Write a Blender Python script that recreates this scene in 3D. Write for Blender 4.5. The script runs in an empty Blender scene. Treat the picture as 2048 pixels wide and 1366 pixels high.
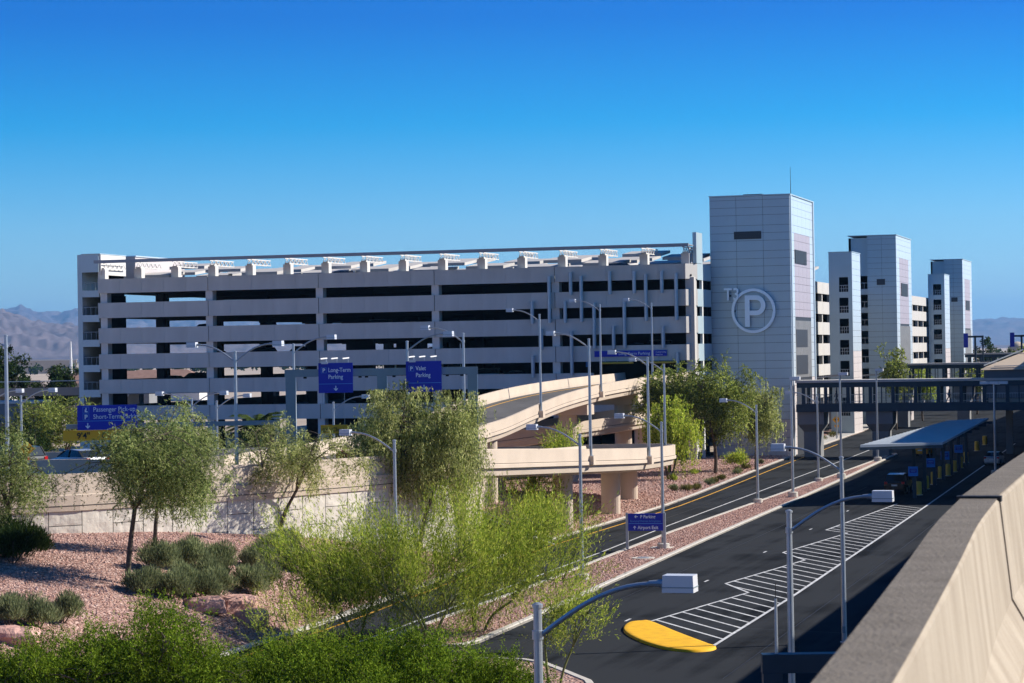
import bpy, math, random
import numpy as np
from mathutils import Vector, Matrix, noise

R = math.radians
S = bpy.context.scene
C = S.collection
PI = math.pi

# ------------------------------------------------------------------ camera
cam_d = bpy.data.cameras.new('camera')
cam = bpy.data.objects.new('camera', cam_d); C.objects.link(cam)
cam_d.sensor_width = 36.0; cam_d.lens = 85.0
cam_d.clip_start = 0.1; cam_d.clip_end = 80000
CAM_Z = 13.3
cam.matrix_world = (Matrix.Translation((0, 0, CAM_Z)) @ Matrix.Rotation(R(16.27), 4, 'Z')
                    @ Matrix.Rotation(R(90.264), 4, 'X') @ Matrix.Rotation(R(-0.95), 4, 'Z'))
cam_d.dof.use_dof = True; cam_d.dof.focus_distance = 170; cam_d.dof.aperture_fstop = 8.0
S.camera = cam

# ------------------------------------------------------------------ sky and sun
SUN_AZ, SUN_EL = 28.0, 34.0                 # azimuth measured from +X towards +Y
W = bpy.data.worlds.new('World'); S.world = W; W.use_nodes = True
nt = W.node_tree; nt.nodes.clear()
sky = nt.nodes.new('ShaderNodeTexSky'); sky.sky_type = 'NISHITA'; sky.sun_disc = False
sky.sun_elevation = R(SUN_EL); sky.sun_rotation = R(90 - SUN_AZ)
sky.altitude = 600; sky.air_density = 1.0; sky.dust_density = 0.35; sky.ozone_density = 3.2
hsv = nt.nodes.new('ShaderNodeHueSaturation'); hsv.inputs['Saturation'].default_value = 1.22
hsv.inputs['Hue'].default_value = 0.497
tcw = nt.nodes.new('ShaderNodeTexCoord'); sepw = nt.nodes.new('ShaderNodeSeparateXYZ'); nt.links.new(tcw.outputs['Generated'], sepw.inputs[0])
mrw = nt.nodes.new('ShaderNodeMapRange'); mrw.inputs['From Min'].default_value = 0.0; mrw.inputs['From Max'].default_value = 1.0; nt.links.new(sepw.outputs['Z'], mrw.inputs['Value'])
deep = nt.nodes.new('ShaderNodeValToRGB'); el = deep.color_ramp.elements     # clear desert air: the blue deepens quickly above the horizon
el[0].position = 0.0; el[0].color = (.36, .56, 1.0, 1); el[1].position = 1.0; el[1].color = (.06, .22, .36, 1)
for p_, c_ in ((.02, (.44, .66, .93)), (.052, (.31, .58, .84)), (.095, (.02, .44, .76)), (.138, (.0, .26, .66)), (.3, (.03, .34, .62))):
    e_ = el.new(p_); e_.color = (*c_, 1)
nt.links.new(mrw.outputs[0], deep.inputs[0])
mulw = nt.nodes.new('ShaderNodeMix'); mulw.data_type = 'RGBA'; mulw.blend_type = 'MULTIPLY'; mulw.inputs[0].default_value = 1.0
bg = nt.nodes.new('ShaderNodeBackground'); bg.inputs['Strength'].default_value = 0.125
wo = nt.nodes.new('ShaderNodeOutputWorld')
nt.links.new(sky.outputs[0], hsv.inputs['Color']); nt.links.new(hsv.outputs[0], mulw.inputs[6]); nt.links.new(deep.outputs[0], mulw.inputs[7]); nt.links.new(mulw.outputs[2], bg.inputs[0]); nt.links.new(bg.outputs[0], wo.inputs[0])
sun_d = bpy.data.lights.new('sun', 'SUN'); sun_d.energy = 4.9; sun_d.angle = R(0.53); sun_d.color = (1.0, 0.94, 0.85)
sun = bpy.data.objects.new('sun', sun_d); C.objects.link(sun)
sv = Vector((math.cos(R(SUN_AZ)) * math.cos(R(SUN_EL)), math.sin(R(SUN_AZ)) * math.cos(R(SUN_EL)), math.sin(R(SUN_EL))))
sun.rotation_euler = sv.to_track_quat('Z', 'Y').to_euler()
vs = S.view_settings; vs.view_transform = 'Standard'; vs.look = 'None'; vs.exposure = 0.62; vs.gamma = 1.0; vs.use_curve_mapping = False
S.cycles.max_bounces = 6; S.cycles.transparent_max_bounces = 6; S.cycles.volume_bounces = 0
S.cycles.use_denoising = True

# ------------------------------------------------------------------ materials
def mat(name, col, rough=0.8, metal=0.0, var=0.0, vscale=1.0, bump=0.0, bscale=20.0, col2=None, spec=0.4, coords='Object', stretch=(1, 1, 1), emit=None):
    m = bpy.data.materials.new(name); m.use_nodes = True
    n = m.node_tree.nodes; l = m.node_tree.links
    b = n['Principled BSDF']; b.inputs['Roughness'].default_value = rough; b.inputs['Metallic'].default_value = metal
    b.inputs['Specular IOR Level'].default_value = spec
    b.inputs['Base Color'].default_value = (*col, 1)
    if emit:
        b.inputs['Emission Color'].default_value = (*emit[0], 1); b.inputs['Emission Strength'].default_value = emit[1]
    if var or col2 or bump:
        tc = n.new('ShaderNodeTexCoord'); mp = n.new('ShaderNodeMapping'); mp.inputs['Scale'].default_value = stretch
        l.new(tc.outputs[coords], mp.inputs[0])
    if var or col2:
        nz = n.new('ShaderNodeTexNoise'); nz.inputs['Scale'].default_value = vscale; nz.inputs['Detail'].default_value = 6
        l.new(mp.outputs[0], nz.inputs['Vector'])
        cr = n.new('ShaderNodeValToRGB'); cr.color_ramp.elements[0].position = .3; cr.color_ramp.elements[1].position = .72
        c2 = col2 if col2 else tuple(min(1, c * (1 + var)) for c in col)
        c1 = col if col2 else tuple(c * (1 - var) for c in col)
        cr.color_ramp.elements[0].color = (*c1, 1); cr.color_ramp.elements[1].color = (*c2, 1)
        l.new(nz.outputs[0], cr.inputs[0]); l.new(cr.outputs[0], b.inputs['Base Color'])
    if bump:
        nb = n.new('ShaderNodeTexNoise'); nb.inputs['Scale'].default_value = bscale; nb.inputs['Detail'].default_value = 5
        l.new(mp.outputs[0], nb.inputs['Vector'])
        bp = n.new('ShaderNodeBump'); bp.inputs['Strength'].default_value = bump; bp.inputs['Distance'].default_value = 0.1
        l.new(nb.outputs[0], bp.inputs['Height']); l.new(bp.outputs[0], b.inputs['Normal'])
    return m

def leafmat(name, cols, trans=0.35, tint=True):
    m = bpy.data.materials.new(name); m.use_nodes = True
    n = m.node_tree.nodes; l = m.node_tree.links; n.clear()
    g = n.new('ShaderNodeNewGeometry'); cr = n.new('ShaderNodeValToRGB')
    cr.color_ramp.elements[0].color = (*cols[0], 1); cr.color_ramp.elements[1].color = (*cols[-1], 1)
    for i, c in enumerate(cols[1:-1]):
        e = cr.color_ramp.elements.new((i + 1) / (len(cols) - 1)); e.color = (*c, 1)
    l.new(g.outputs['Random Per Island'], cr.inputs[0])
    d = n.new('ShaderNodeBsdfDiffuse'); t = n.new('ShaderNodeBsdfTranslucent'); mx = n.new('ShaderNodeMixShader'); mx.inputs[0].default_value = trans
    o = n.new('ShaderNodeOutputMaterial')
    col_out = cr.outputs[0]
    if tint:
        at_ = n.new('ShaderNodeAttribute'); at_.attribute_name = 'tint'
        ma = n.new('ShaderNodeMath'); ma.operation = 'MULTIPLY_ADD'; ma.inputs[1].default_value = .95; ma.inputs[2].default_value = .58; l.new(at_.outputs['Fac'], ma.inputs[0])
        vm = n.new('ShaderNodeVectorMath'); vm.operation = 'SCALE'; l.new(cr.outputs[0], vm.inputs[0]); l.new(ma.outputs[0], vm.inputs['Scale']); col_out = vm.outputs[0]
    l.new(col_out, d.inputs[0]); l.new(col_out, t.inputs[0]); l.new(d.outputs[0], mx.inputs[1]); l.new(t.outputs[0], mx.inputs[2]); l.new(mx.outputs[0], o.inputs[0])
    return m

M = {}
M['tan'] = mat('tan_concrete', (.56, .46, .36), .85, var=.07, vscale=.5, bump=.15, bscale=6)
M['tan_wall'] = mat('textured_wall_concrete', (.62, .57, .49), .9, var=.05, vscale=.6, bump=.5, bscale=2.6)
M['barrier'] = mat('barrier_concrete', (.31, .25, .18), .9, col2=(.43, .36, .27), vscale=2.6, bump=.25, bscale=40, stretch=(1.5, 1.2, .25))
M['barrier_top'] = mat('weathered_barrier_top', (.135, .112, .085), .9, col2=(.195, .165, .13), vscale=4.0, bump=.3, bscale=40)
M['spandrel'] = mat('spandrel_concrete', (.56, .575, .54), .8, var=.07, vscale=.9, bump=.05, bscale=8, stretch=(1, 1, .22))
M['spandrel_lit'] = mat('sunlit_spandrel_concrete', (.50, .475, .44), .8, var=.05, vscale=.4)  # spandrel concrete in a separate tone for the sunlit faces
M['column'] = mat('garage_column_concrete', (.68, .68, .64), .8, var=.06, vscale=.5)
M['interior'] = mat('shaded_interior_concrete', (.032, .030, .028), .9, var=.1, vscale=.4)  # concrete darkened in colour to deepen the shade inside
M['pier_white'] = mat('white_roof_pier', (.66, .64, .61), .7, var=.05, vscale=2)
M['canopy_steel'] = mat('roof_canopy_steel', (.30, .31, .33), .5, metal=.3, var=.06, vscale=1)
M['canopy_white'] = mat('roof_canopy_white', (.50, .47, .43), .6, var=.05, vscale=1)
M['panel'] = mat('metal_wall_panel', (.45, .56, .60), .4, metal=.2, var=.05, vscale=.3)
M['panel_low'] = mat('pale_wall_panel', (.60, .54, .52), .5, metal=.1, var=.05, vscale=.3)
M['panel_mauve'] = mat('mauve_wall_panel', (.43, .38, .42), .45, metal=.15, var=.04, vscale=.3)
M['panel_trim'] = mat('pale_blue_trim', (.62, .70, .75), .35, metal=.3)
M['emblem'] = mat('emblem_metal', (.72, .84, .94), .35, metal=.3)
M['louver'] = mat('dark_louver', (.06, .065, .075), .5, metal=.4)
M['mesh_grey'] = mat('metal_mesh_grey', (.22, .22, .22), .55, metal=.4, var=.15, vscale=1.2)
M['dark'] = mat('black_shade_fill', (.012, .012, .014), .9)  # near-black that stands in for shade inside openings
M['steel'] = mat('galvanised_steel', (.42, .46, .50), .38, metal=.6, var=.08, vscale=3)
M['head'] = mat('lamp_head_paint', (.62, .64, .68), .4, metal=.1)
M['lens'] = mat('lamp_lens', (.5, .52, .55), .15)
M['bluesteel'] = mat('dark_blue_steel', (.018, .042, .068), .5, metal=.1, var=.1, vscale=1)
M['gantry'] = mat('gantry_paint', (.23, .29, .32), .5, metal=.3, var=.06, vscale=1)
M['signblue'] = mat('sign_blue', (.010, .026, .42), .45)
M['signline'] = mat('sign_light_blue', (.10, .33, .75), .5)
M['signwhite'] = mat('sign_white', (.80, .86, .92), .5)
M['sky_blue'] = mat('bay_sign_blue', (.03, .22, .72), .5)
M['orange'] = mat('sign_orange', (.95, .46, .015), .5)
M['black'] = mat('black_paint', (.015, .014, .013), .6)
M['white'] = mat('white_paint', (.76, .75, .72), .6, var=.06, vscale=2)
M['yellow'] = mat('yellow_kerb_paint', (.72, .37, .004), .75, col2=(.92, .50, .002), vscale=2.2, bump=.15, bscale=30)
M['bollard'] = mat('bollard_yellow', (.62, .42, .06), .6, var=.1, vscale=2)
M['mark_white'] = mat('white_road_paint', (.40, .40, .40), .7, col2=(.74, .74, .73), vscale=1.6)
M['mark_yellow'] = mat('yellow_road_paint', (.70, .36, .03), .7, var=.12, vscale=3)
M['curb'] = mat('curb_concrete', (.52, .48, .42), .85, var=.1, vscale=1.2)
M['walk'] = mat('sidewalk_concrete', (.44, .42, .39), .85, var=.08, vscale=.8)
M['bark'] = mat('brown_bark', (.10, .075, .055), .9, var=.3, vscale=6)
M['green_bark'] = mat('green_bark', (.19, .20, .06), .8, var=.3, vscale=5)
M['rock'] = mat('red_sandstone', (.45, .24, .19), .9, col2=(.60, .37, .31), vscale=1.5, bump=.8, bscale=5)
M['glass'] = mat('dark_glass', (.02, .025, .03), .08, spec=.8)
M['rubber'] = mat('tyre_rubber', (.02, .02, .02), .85)
M['rim'] = mat('wheel_rim', (.4, .4, .42), .35, metal=.8)
M['red_lens'] = mat('tail_light_red', (.45, .01, .01), .3)
M['chrome'] = mat('headlight_clear', (.7, .7, .72), .15)
M['silver'] = mat('silver_car_paint', (.50, .53, .57), .28, metal=.5)
M['carblack'] = mat('black_car_paint', (.015, .016, .018), .2, spec=.6)
M['carwhite'] = mat('white_car_paint', (.68, .68, .68), .25)
M['carblue'] = mat('blue_car_paint', (.05, .08, .2), .25)
M['cartan'] = mat('tan_car_paint', (.32, .28, .22), .3, metal=.3)
M['taxi'] = mat('taxi_yellow_paint', (.75, .32, .02), .3)
M['machine'] = mat('machine_red_orange', (.70, .07, .015), .45)
M['roof_tan'] = mat('tan_membrane_roof', (.52, .42, .32), .85, var=.05, vscale=.3)
M['fascia'] = mat('dark_grey_fascia', (.12, .13, .15), .5, metal=.2, var=.08, vscale=.4)
M['canopy_roof'] = mat('ribbed_canopy_roof', (.42, .46, .48), .6, metal=.0, var=.05, vscale=.5)
M['stucco'] = mat('stucco_beige', (.52, .43, .33), .9, var=.06, vscale=.2)
M['stucco2'] = mat('stucco_white', (.66, .64, .60), .9, var=.06, vscale=.2)
M['tile'] = mat('red_brown_tile_roof', (.27, .16, .125), .9, var=.15, vscale=.6)
M['tile2'] = mat('dark_tile_roof', (.09, .07, .07), .9, var=.15, vscale=.6)
M['grey_wall'] = mat('grey_block_wall', (.21, .215, .22), .85, var=.08, vscale=.3)
M['cloth_dark'] = mat('dark_clothing', (.02, .02, .025), .9)
M['lamp_on'] = mat('lit_stair_light', (.8, .75, .6), .5, emit=((1.0, .82, .5), 1.6))
M['cone'] = mat('traffic_orange', (.80, .13, .02), .6)

# asphalt: dark, with long tyre streaks and patches
def asphalt():
    m = mat('asphalt', (.022, .0225, .024), .95, spec=.06)
    n = m.node_tree.nodes; l = m.node_tree.links; b = n['Principled BSDF']
    tc = n.new('ShaderNodeTexCoord')
    mp = n.new('ShaderNodeMapping'); mp.inputs['Scale'].default_value = (1.1, .035, 1); l.new(tc.outputs['Object'], mp.inputs[0])
    a = n.new('ShaderNodeTexNoise'); a.inputs['Scale'].default_value = 1.0; a.inputs['Detail'].default_value = 4; l.new(mp.outputs[0], a.inputs['Vector'])
    c = n.new('ShaderNodeTexNoise'); c.inputs['Scale'].default_value = .12; c.inputs['Detail'].default_value = 5; l.new(tc.outputs['Object'], c.inputs['Vector'])
    g = n.new('ShaderNodeTexNoise'); g.inputs['Scale'].default_value = 14; g.inputs['Detail'].default_value = 3; l.new(tc.outputs['Object'], g.inputs['Vector'])
    ad = n.new('ShaderNodeMath'); ad.operation = 'MULTIPLY_ADD'; l.new(a.outputs[0], ad.inputs[0]); ad.inputs[1].default_value = .75
    m2 = n.new('ShaderNodeMath'); m2.operation = 'MULTIPLY_ADD'; l.new(g.outputs[0], m2.inputs[0]); m2.inputs[1].default_value = .22; l.new(c.outputs[0], m2.inputs[2])
    l.new(m2.outputs[0], ad.inputs[2])
    cr = n.new('ShaderNodeValToRGB'); cr.color_ramp.elements[0].position = .74; cr.color_ramp.elements[1].position = 1.0
    cr.color_ramp.elements[0].color = (.007, .0082, .0098, 1); cr.color_ramp.elements[1].color = (.030, .0325, .036, 1)
    l.new(ad.outputs[0], cr.inputs[0]); l.new(cr.outputs[0], b.inputs['Base Color'])
    bp = n.new('ShaderNodeBump'); bp.inputs['Strength'].default_value = .25; bp.inputs['Distance'].default_value = .03
    l.new(g.outputs[0], bp.inputs['Height']); l.new(bp.outputs[0], b.inputs['Normal'])
    return m
M['asphalt'] = asphalt()
M['asphalt_old'] = mat('weathered_asphalt', (.10, .095, .09), .9, var=.25, vscale=.3, bump=.2, bscale=12)

def gravel():
    m = mat('pink_gravel', (.4, .25, .2), .95, spec=.2)
    n = m.node_tree.nodes; l = m.node_tree.links; b = n['Principled BSDF']
    tc = n.new('ShaderNodeTexCoord')
    v = n.new('ShaderNodeTexVoronoi'); v.inputs['Scale'].default_value = 6.5; l.new(tc.outputs['Object'], v.inputs['Vector'])
    sep = n.new('ShaderNodeSeparateColor'); l.new(v.outputs['Color'], sep.inputs[0])
    cr = n.new('ShaderNodeValToRGB'); e = cr.color_ramp.elements
    e[0].color = (.28, .155, .125, 1); e[1].color = (.66, .47, .40, 1)
    k = e.new(.45); k.color = (.48, .29, .235, 1)
    l.new(sep.outputs[0], cr.inputs[0])
    nz = n.new('ShaderNodeTexNoise'); nz.inputs['Scale'].default_value = .35; nz.inputs['Detail'].default_value = 4; l.new(tc.outputs['Object'], nz.inputs['Vector'])
    mx = n.new('ShaderNodeMix'); mx.data_type = 'RGBA'; mx.blend_type = 'MULTIPLY'; mx.inputs[0].default_value = .35
    l.new(cr.outputs[0], mx.inputs[6]); l.new(nz.outputs['Fac'], mx.inputs[7]); l.new(mx.outputs[2], b.inputs['Base Color'])
    bp = n.new('ShaderNodeBump'); bp.inputs['Strength'].default_value = 1.0; bp.inputs['Distance'].default_value = .12; bp.invert = True
    l.new(v.outputs['Distance'], bp.inputs['Height']); l.new(bp.outputs[0], b.inputs['Normal'])
    return m
M['gravel'] = gravel()
M['pebble'] = leafmat('pink_stone', [(.27, .145, .115), (.47, .285, .23), (.56, .37, .31), (.41, .245, .20), (.65, .48, .41)], 0.0, False)
M['desert'] = mat('desert_ground', (.36, .29, .23), .95, col2=(.46, .38, .30), vscale=.02, bump=.1, bscale=.5)
M['mountain'] = mat('bare_mountain_rock', (.085, .068, .078), .95, col2=(.17, .13, .13), vscale=.0016, bump=0)

M['leaf_acacia'] = leafmat('acacia_leaf', [(.05, .075, .02), (.15, .20, .055), (.29, .35, .12), (.48, .50, .20)], .55)
M['leaf_weep'] = leafmat('weeping_acacia_leaf', [(.09, .115, .03), (.24, .28, .085), (.41, .44, .16), (.60, .59, .27)], .6)
M['leaf_palo'] = leafmat('palo_verde_leaf', [(.10, .15, .016), (.25, .34, .035), (.42, .50, .07), (.62, .60, .13)], .5)
M['leaf_dense'] = leafmat('mesquite_leaf', [(.03, .065, .005), (.09, .155, .011), (.18, .27, .022), (.31, .39, .048)], .5)
M['leaf_shrub'] = leafmat('sage_shrub_leaf', [(.09, .115, .055), (.19, .22, .105), (.32, .34, .17)], .35)
M['leaf_dark'] = leafmat('dark_tree_leaf', [(.015, .028, .010), (.035, .06, .016), (.06, .09, .025)], .2)
M['leaf_lush'] = leafmat('green_tree_leaf', [(.05, .08, .018), (.16, .21, .045), (.31, .36, .085), (.50, .52, .16)], .55)
M['leaf_palm'] = leafmat('palm_frond', [(.03, .05, .015), (.08, .11, .03)], .2, False)
M['leaf_dry'] = leafmat('grass_tuft', [(.10, .10, .03), (.20, .18, .06), (.10, .13, .03)], .2)

# ------------------------------------------------------------------ mesh builder and tags
class MB:
    def __init__(s): s.v = []; s.f = []; s.mi = []
    def add(s, vs_, fs, m=0):
        o = len(s.v); s.v += [tuple(p) for p in vs_]; s.f += [tuple(i + o for i in f) for f in fs]; s.mi += [m] * len(fs); return s
    def box(s, x0, x1, y0, y1, z0, z1, m=0):
        return s.add([(x0, y0, z0), (x1, y0, z0), (x1, y1, z0), (x0, y1, z0), (x0, y0, z1), (x1, y0, z1), (x1, y1, z1), (x0, y1, z1)],
                     [(3, 2, 1, 0), (4, 5, 6, 7), (0, 1, 5, 4), (1, 2, 6, 5), (2, 3, 7, 6), (3, 0, 4, 7)], m)
    def bar(s, a, b, w, h, m=0):
        a = Vector(a); b = Vector(b); d = (b - a).normalized(); up = Vector((0, 0, 1)) if abs(d.z) < .95 else Vector((0, 1, 0))
        x = d.cross(up).normalized() * w / 2; y = x.cross(d).normalized() * h / 2
        P = [a - x - y, a + x - y, a + x + y, a - x + y, b - x - y, b + x - y, b + x + y, b - x + y]
        return s.add(P, [(0, 1, 2, 3), (7, 6, 5, 4), (4, 5, 1, 0), (5, 6, 2, 1), (6, 7, 3, 2), (7, 4, 0, 3)], m)
    def tube(s, pts, rad, n=8, m=0, caps=True):
        pts = [Vector(p) for p in pts]; k = len(pts)
        if not hasattr(rad, '__len__'): rad = [rad] * k
        o = len(s.v); ref = None
        for i, p in enumerate(pts):
            d = (pts[min(i + 1, k - 1)] - pts[max(i - 1, 0)])
            d = d.normalized() if d.length > 1e-9 else Vector((0, 0, 1))
            if ref is None:
                ref = d.cross(Vector((0, 0, 1)) if abs(d.z) < .9 else Vector((1, 0, 0))).normalized()
            else:
                ref = (ref - d * ref.dot(d)).normalized()
            q = d.cross(ref)
            for j in range(n):
                a = 2 * PI * j / n; s.v.append(tuple(p + (ref * math.cos(a) + q * math.sin(a)) * rad[i]))
        for i in range(k - 1):
            for j in range(n):
                s.f.append((o + i * n + j, o + i * n + (j + 1) % n, o + (i + 1) * n + (j + 1) % n, o + (i + 1) * n + j)); s.mi.append(m)
        if caps:
            s.f.append(tuple(o + j for j in range(n))[::-1]); s.mi.append(m)
            s.f.append(tuple(o + (k - 1) * n + j for j in range(n))); s.mi.append(m)
        return s
    def prism(s, poly, z0, z1, m=0):
        n = len(poly)
        ar = sum(poly[i][0] * poly[(i + 1) % n][1] - poly[(i + 1) % n][0] * poly[i][1] for i in range(n))
        if ar < 0: poly = poly[::-1]
        vs_ = [(p[0], p[1], z0) for p in poly] + [(p[0], p[1], z1) for p in poly]
        fs = [tuple(range(n))[::-1], tuple(range(n, 2 * n))] + [(i, (i + 1) % n, n + (i + 1) % n, n + i) for i in range(n)]
        return s.add(vs_, fs, m)
    def sheet(s, poly, z, m=0):
        n = len(poly)
        ar = sum(poly[i][0] * poly[(i + 1) % n][1] - poly[(i + 1) % n][0] * poly[i][1] for i in range(n))
        if ar < 0: poly = poly[::-1]
        return s.add([(p[0], p[1], z) for p in poly], [tuple(range(n))], m)
    def sweep(s, path, prof, m=0):
        """path: 3D points; prof: closed polygon (u to the right of travel, v up)"""
        path = [Vector(p) for p in path]; k = len(path); n = len(prof); o = len(s.v)
        for i, p in enumerate(path):
            d = path[min(i + 1, k - 1)] - path[max(i - 1, 0)]; d.z = 0; d.normalize()
            r = Vector((d.y, -d.x, 0))
            for u, v in prof: s.v.append(tuple(p + r * u + Vector((0, 0, v))))
        ar = sum(prof[i][0] * prof[(i + 1) % n][1] - prof[(i + 1) % n][0] * prof[i][1] for i in range(n))
        for i in range(k - 1):
            for j in range(n):
                f = (o + i * n + j, o + i * n + (j + 1) % n, o + (i + 1) * n + (j + 1) % n, o + (i + 1) * n + j)
                s.f.append(f if ar < 0 else f[::-1]); s.mi.append(m)
        a = tuple(o + j for j in range(n)); b = tuple(o + (k - 1) * n + j for j in range(n))
        s.f.append(a if ar > 0 else a[::-1]); s.f.append(b[::-1] if ar > 0 else b); s.mi += [m, m]
        return s
    def mesh(s, name, mats, smooth=False):
        me = bpy.data.meshes.new(name); me.from_pydata(s.v, [], s.f)
        for x in (mats if isinstance(mats, (list, tuple)) else [mats]): me.materials.append(M[x] if isinstance(x, str) else x)
        if isinstance(mats, (list, tuple)) and len(mats) > 1: me.polygons.foreach_set('material_index', s.mi)
        if smooth: me.polygons.foreach_set('use_smooth', [True] * len(me.polygons))
        me.update(); return me
    def build(s, name, mats, parent=None, smooth=False, loc=None, rz=0):
        return link(name, s.mesh(name, mats, smooth), parent, loc, rz)

def link(name, me, parent=None, loc=None, rz=0):
    o = bpy.data.objects.new(name, me); C.objects.link(o)
    if loc is not None: o.location = loc
    if rz: o.rotation_euler = (0, 0, rz)
    if parent is not None: o.parent = parent
    return o
def tag(o, label=None, cat=None, group=None, kind=None):
    if label: o['label'] = label
    if cat: o['category'] = cat
    if group: o['group'] = group
    if kind: o['kind'] = kind
    return o
def thing(name, label, cat, loc=(0, 0, 0), rz=0, group=None):
    o = bpy.data.objects.new(name, None); C.objects.link(o); o.location = loc; o.rotation_euler = (0, 0, rz)
    return tag(o, label, cat, group)
def struct(o): o['kind'] = 'structure'; return o
def copy_tree(o, parent=None):
    c = o.copy(); C.objects.link(c); c.parent = parent
    for ch in list(o.children): copy_tree(ch, c)
    return c
def lettering(name, body, size, loc, parent, material, rx=PI / 2, align='LEFT', ext=.01, bold=0.0, xs=1.0):
    cu = bpy.data.curves.new(name, 'FONT'); cu.body = body; cu.size = size; cu.align_x = align; cu.align_y = 'BOTTOM_BASELINE'
    cu.extrude = ext; cu.offset = bold; cu.resolution_u = 3; cu.materials.append(M[material])
    return to_mesh_obj(name, cu, parent, loc, rx, xs)
def to_mesh_obj(name, cu, parent, loc, rx=PI / 2, xs=1.0):
    tmp = bpy.data.objects.new(name, cu); me = bpy.data.meshes.new_from_object(tmp); bpy.data.objects.remove(tmp)
    o = link(name, me, parent, loc); o.rotation_euler = (rx, 0, 0); o.scale = (xs, 1, 1)
    return o
def smooth_path(pts, n=6):
    P = [Vector(p) for p in pts]; P = [P[0] * 2 - P[1]] + P + [P[-1] * 2 - P[-2]]; out = []
    for i in range(1, len(P) - 2):
        for k in range(n):
            t = k / n; a, b, c, d = P[i - 1:i + 3]
            out.append(.5 * ((2 * b) + (c - a) * t + (2 * a - 5 * b + 4 * c - d) * t * t + (3 * b - a - 3 * c + d) * t ** 3))
    out.append(P[-2]); return out
def interp(y, ys, xs): return float(np.interp(y, ys, xs))

# ------------------------------------------------------------------ ground, roads, kerbs
g = MB(); n = 64; g.add([(0, 0, -.06)] + [(45000 * math.cos(2 * PI * i / n), 45000 * math.sin(2 * PI * i / n), -.06) for i in range(n)], [(0, i + 1, (i + 1) % n + 1) for i in range(n)])
struct(g.build('ground', 'desert'))
road = struct(MB().sheet([(-52, 20), (14, 20), (14, 640), (-90, 640), (-90, 520), (-62, 300), (-62, 150), (-52, 140)], 0.0).build('road', 'asphalt'))

AF_Y = [40, 112, 140, 160, 200, 218, 273, 301, 323, 361, 376, 430, 560]
AF_X = [-42.3, -42.7, -44.3, -45.15, -45.2, -46, -49.1, -50.4, -51.4, -52.9, -53.3, -57, -66]
AN_Y = [40, 100, 130, 148, 172, 204, 261, 300]; AN_X = [-37.4, -37.6, -37.5, -38.0, -38.5, -38.5, -38.5, -38.8]
BL_Y = [60, 116, 131, 163, 207, 248, 300]; BL_X = [-32.0, -32.9, -33.4, -34.3, -35.3, -36.4, -38.0]
def af(y): return interp(y, AF_Y, AF_X)
def an(y): return interp(y, AN_Y, AN_X)
def bl(y): return interp(y, BL_Y, BL_X)

def curb_strip(name, pts, inward, parent, z=.15):
    """pts on the road-side edge; 'inward' +1: body lies right of travel"""
    u = .32 * inward
    return MB().sweep([(x, y, 0) for x, y in pts], [(0, -.05), (.0, z - .04), (.04 * inward, z), (u, z), (u, -.05)]).build(name, 'curb', parent)

# median between the two roads
med_l = [(an(y), y) for y in np.linspace(106, 298, 60)]; med_r = [(bl(y), y) for y in np.linspace(298, 106, 60)]
nose0 = [(bl(106) - .3, 104.5), (-35.1, 103.2), (an(106) + .4, 104.4)]
nose1 = [(-38.3, 299.5)]
medpoly = med_l + nose1 + med_r + nose0
median = struct(MB().prism([(x, y) for x, y in medpoly], -.05, .11).build('planted_median', 'gravel'))
curb_strip('curb', smooth_path([(*p, 0) for p in medpoly + [medpoly[0], medpoly[1]]], 1) and (medpoly + [medpoly[0]]), 1, median)

# near planting island at the bottom of the picture
isl = [(-37.4, 40), (-37.6, 95), (-36.9, 98), (-34, 99.6), (-30.5, 100.2), (-28.8, 100), (-27.6, 99.05), (-26.2, 96.9), (-24.3, 93.9), (-22.9, 90), (-22, 84), (-21.4, 70), (-21.2, 40)]
near_isl = struct(MB().prism(isl, -.05, .11).build('planting_bed', 'gravel'))
curb_strip('curb', isl[:], 1, near_isl)

# ground left of the road, beyond the under-ramp road
bedpts = [(af(y), y) for y in np.linspace(163, 470, 80)]
bed2 = [(-45.9, 165.8), (-49.65, 173.1), (-56.9, 187.7), (-61, 196), (-70, 208), (-90, 214), (-150, 214), (-150, 284), (-61, 284.5), (-59, 470)]
lb = struct(MB().prism(bedpts + bed2[::-1], -.05, .115).build('gravel_bed', 'gravel'))
curb_strip('curb', bedpts[::-1] + [(-45.3, 163.6)], 1, lb)
curb_strip('curb', [(-45.25, 163.2)] + bed2[:5], 1, lb)
# concrete path by the towers
pth = [(af(y) - .4, y) for y in np.linspace(288, 460, 30)]
wid = lambda y: interp(y, [288, 305, 365, 460], [.5, 2.2, 3.2, 4.5])
struct(MB().prism(pth + [(x - wid(y), y) for x, y in pth[::-1]], -.04, .16).build('pavement', 'walk'))

# bank rising from the road to the retaining wall
WALL = [(-96, 84), (-75, 101.5), (-61, 115.6), (-58, 119.2), (-54.7, 124.4), (-51.5, 130.6), (-48.5, 137.8), (-46.0, 145.6)]
WALL_S = smooth_path([(x, y, 0) for x, y in WALL], 8)
WY = [p.y for p in WALL_S]; WX = [p.x for p in WALL_S]
def bank_z(x, y):
    d = max(0.0, af(y) - .3 - x)
    return 4.2 * (1 - math.exp(-(d / 7) ** 1.2)) + .12 + .05 * noise.noise((x * .35, y * .35, 0)) * min(1, d)
b = MB(); ny, nx = 110, 46; ys = np.linspace(45, 148.5, ny)
for y in ys:
    xc = af(y) - .3; xw = min(interp(y, WY, WX) - 1.2, xc - 1.0) if y > 84 else -97.0
    for i in range(nx):
        t = (i / (nx - 1)) ** 1.15; x = xc + (xw - xc) * t; b.v.append((x, y, bank_z(x, y)))
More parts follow.
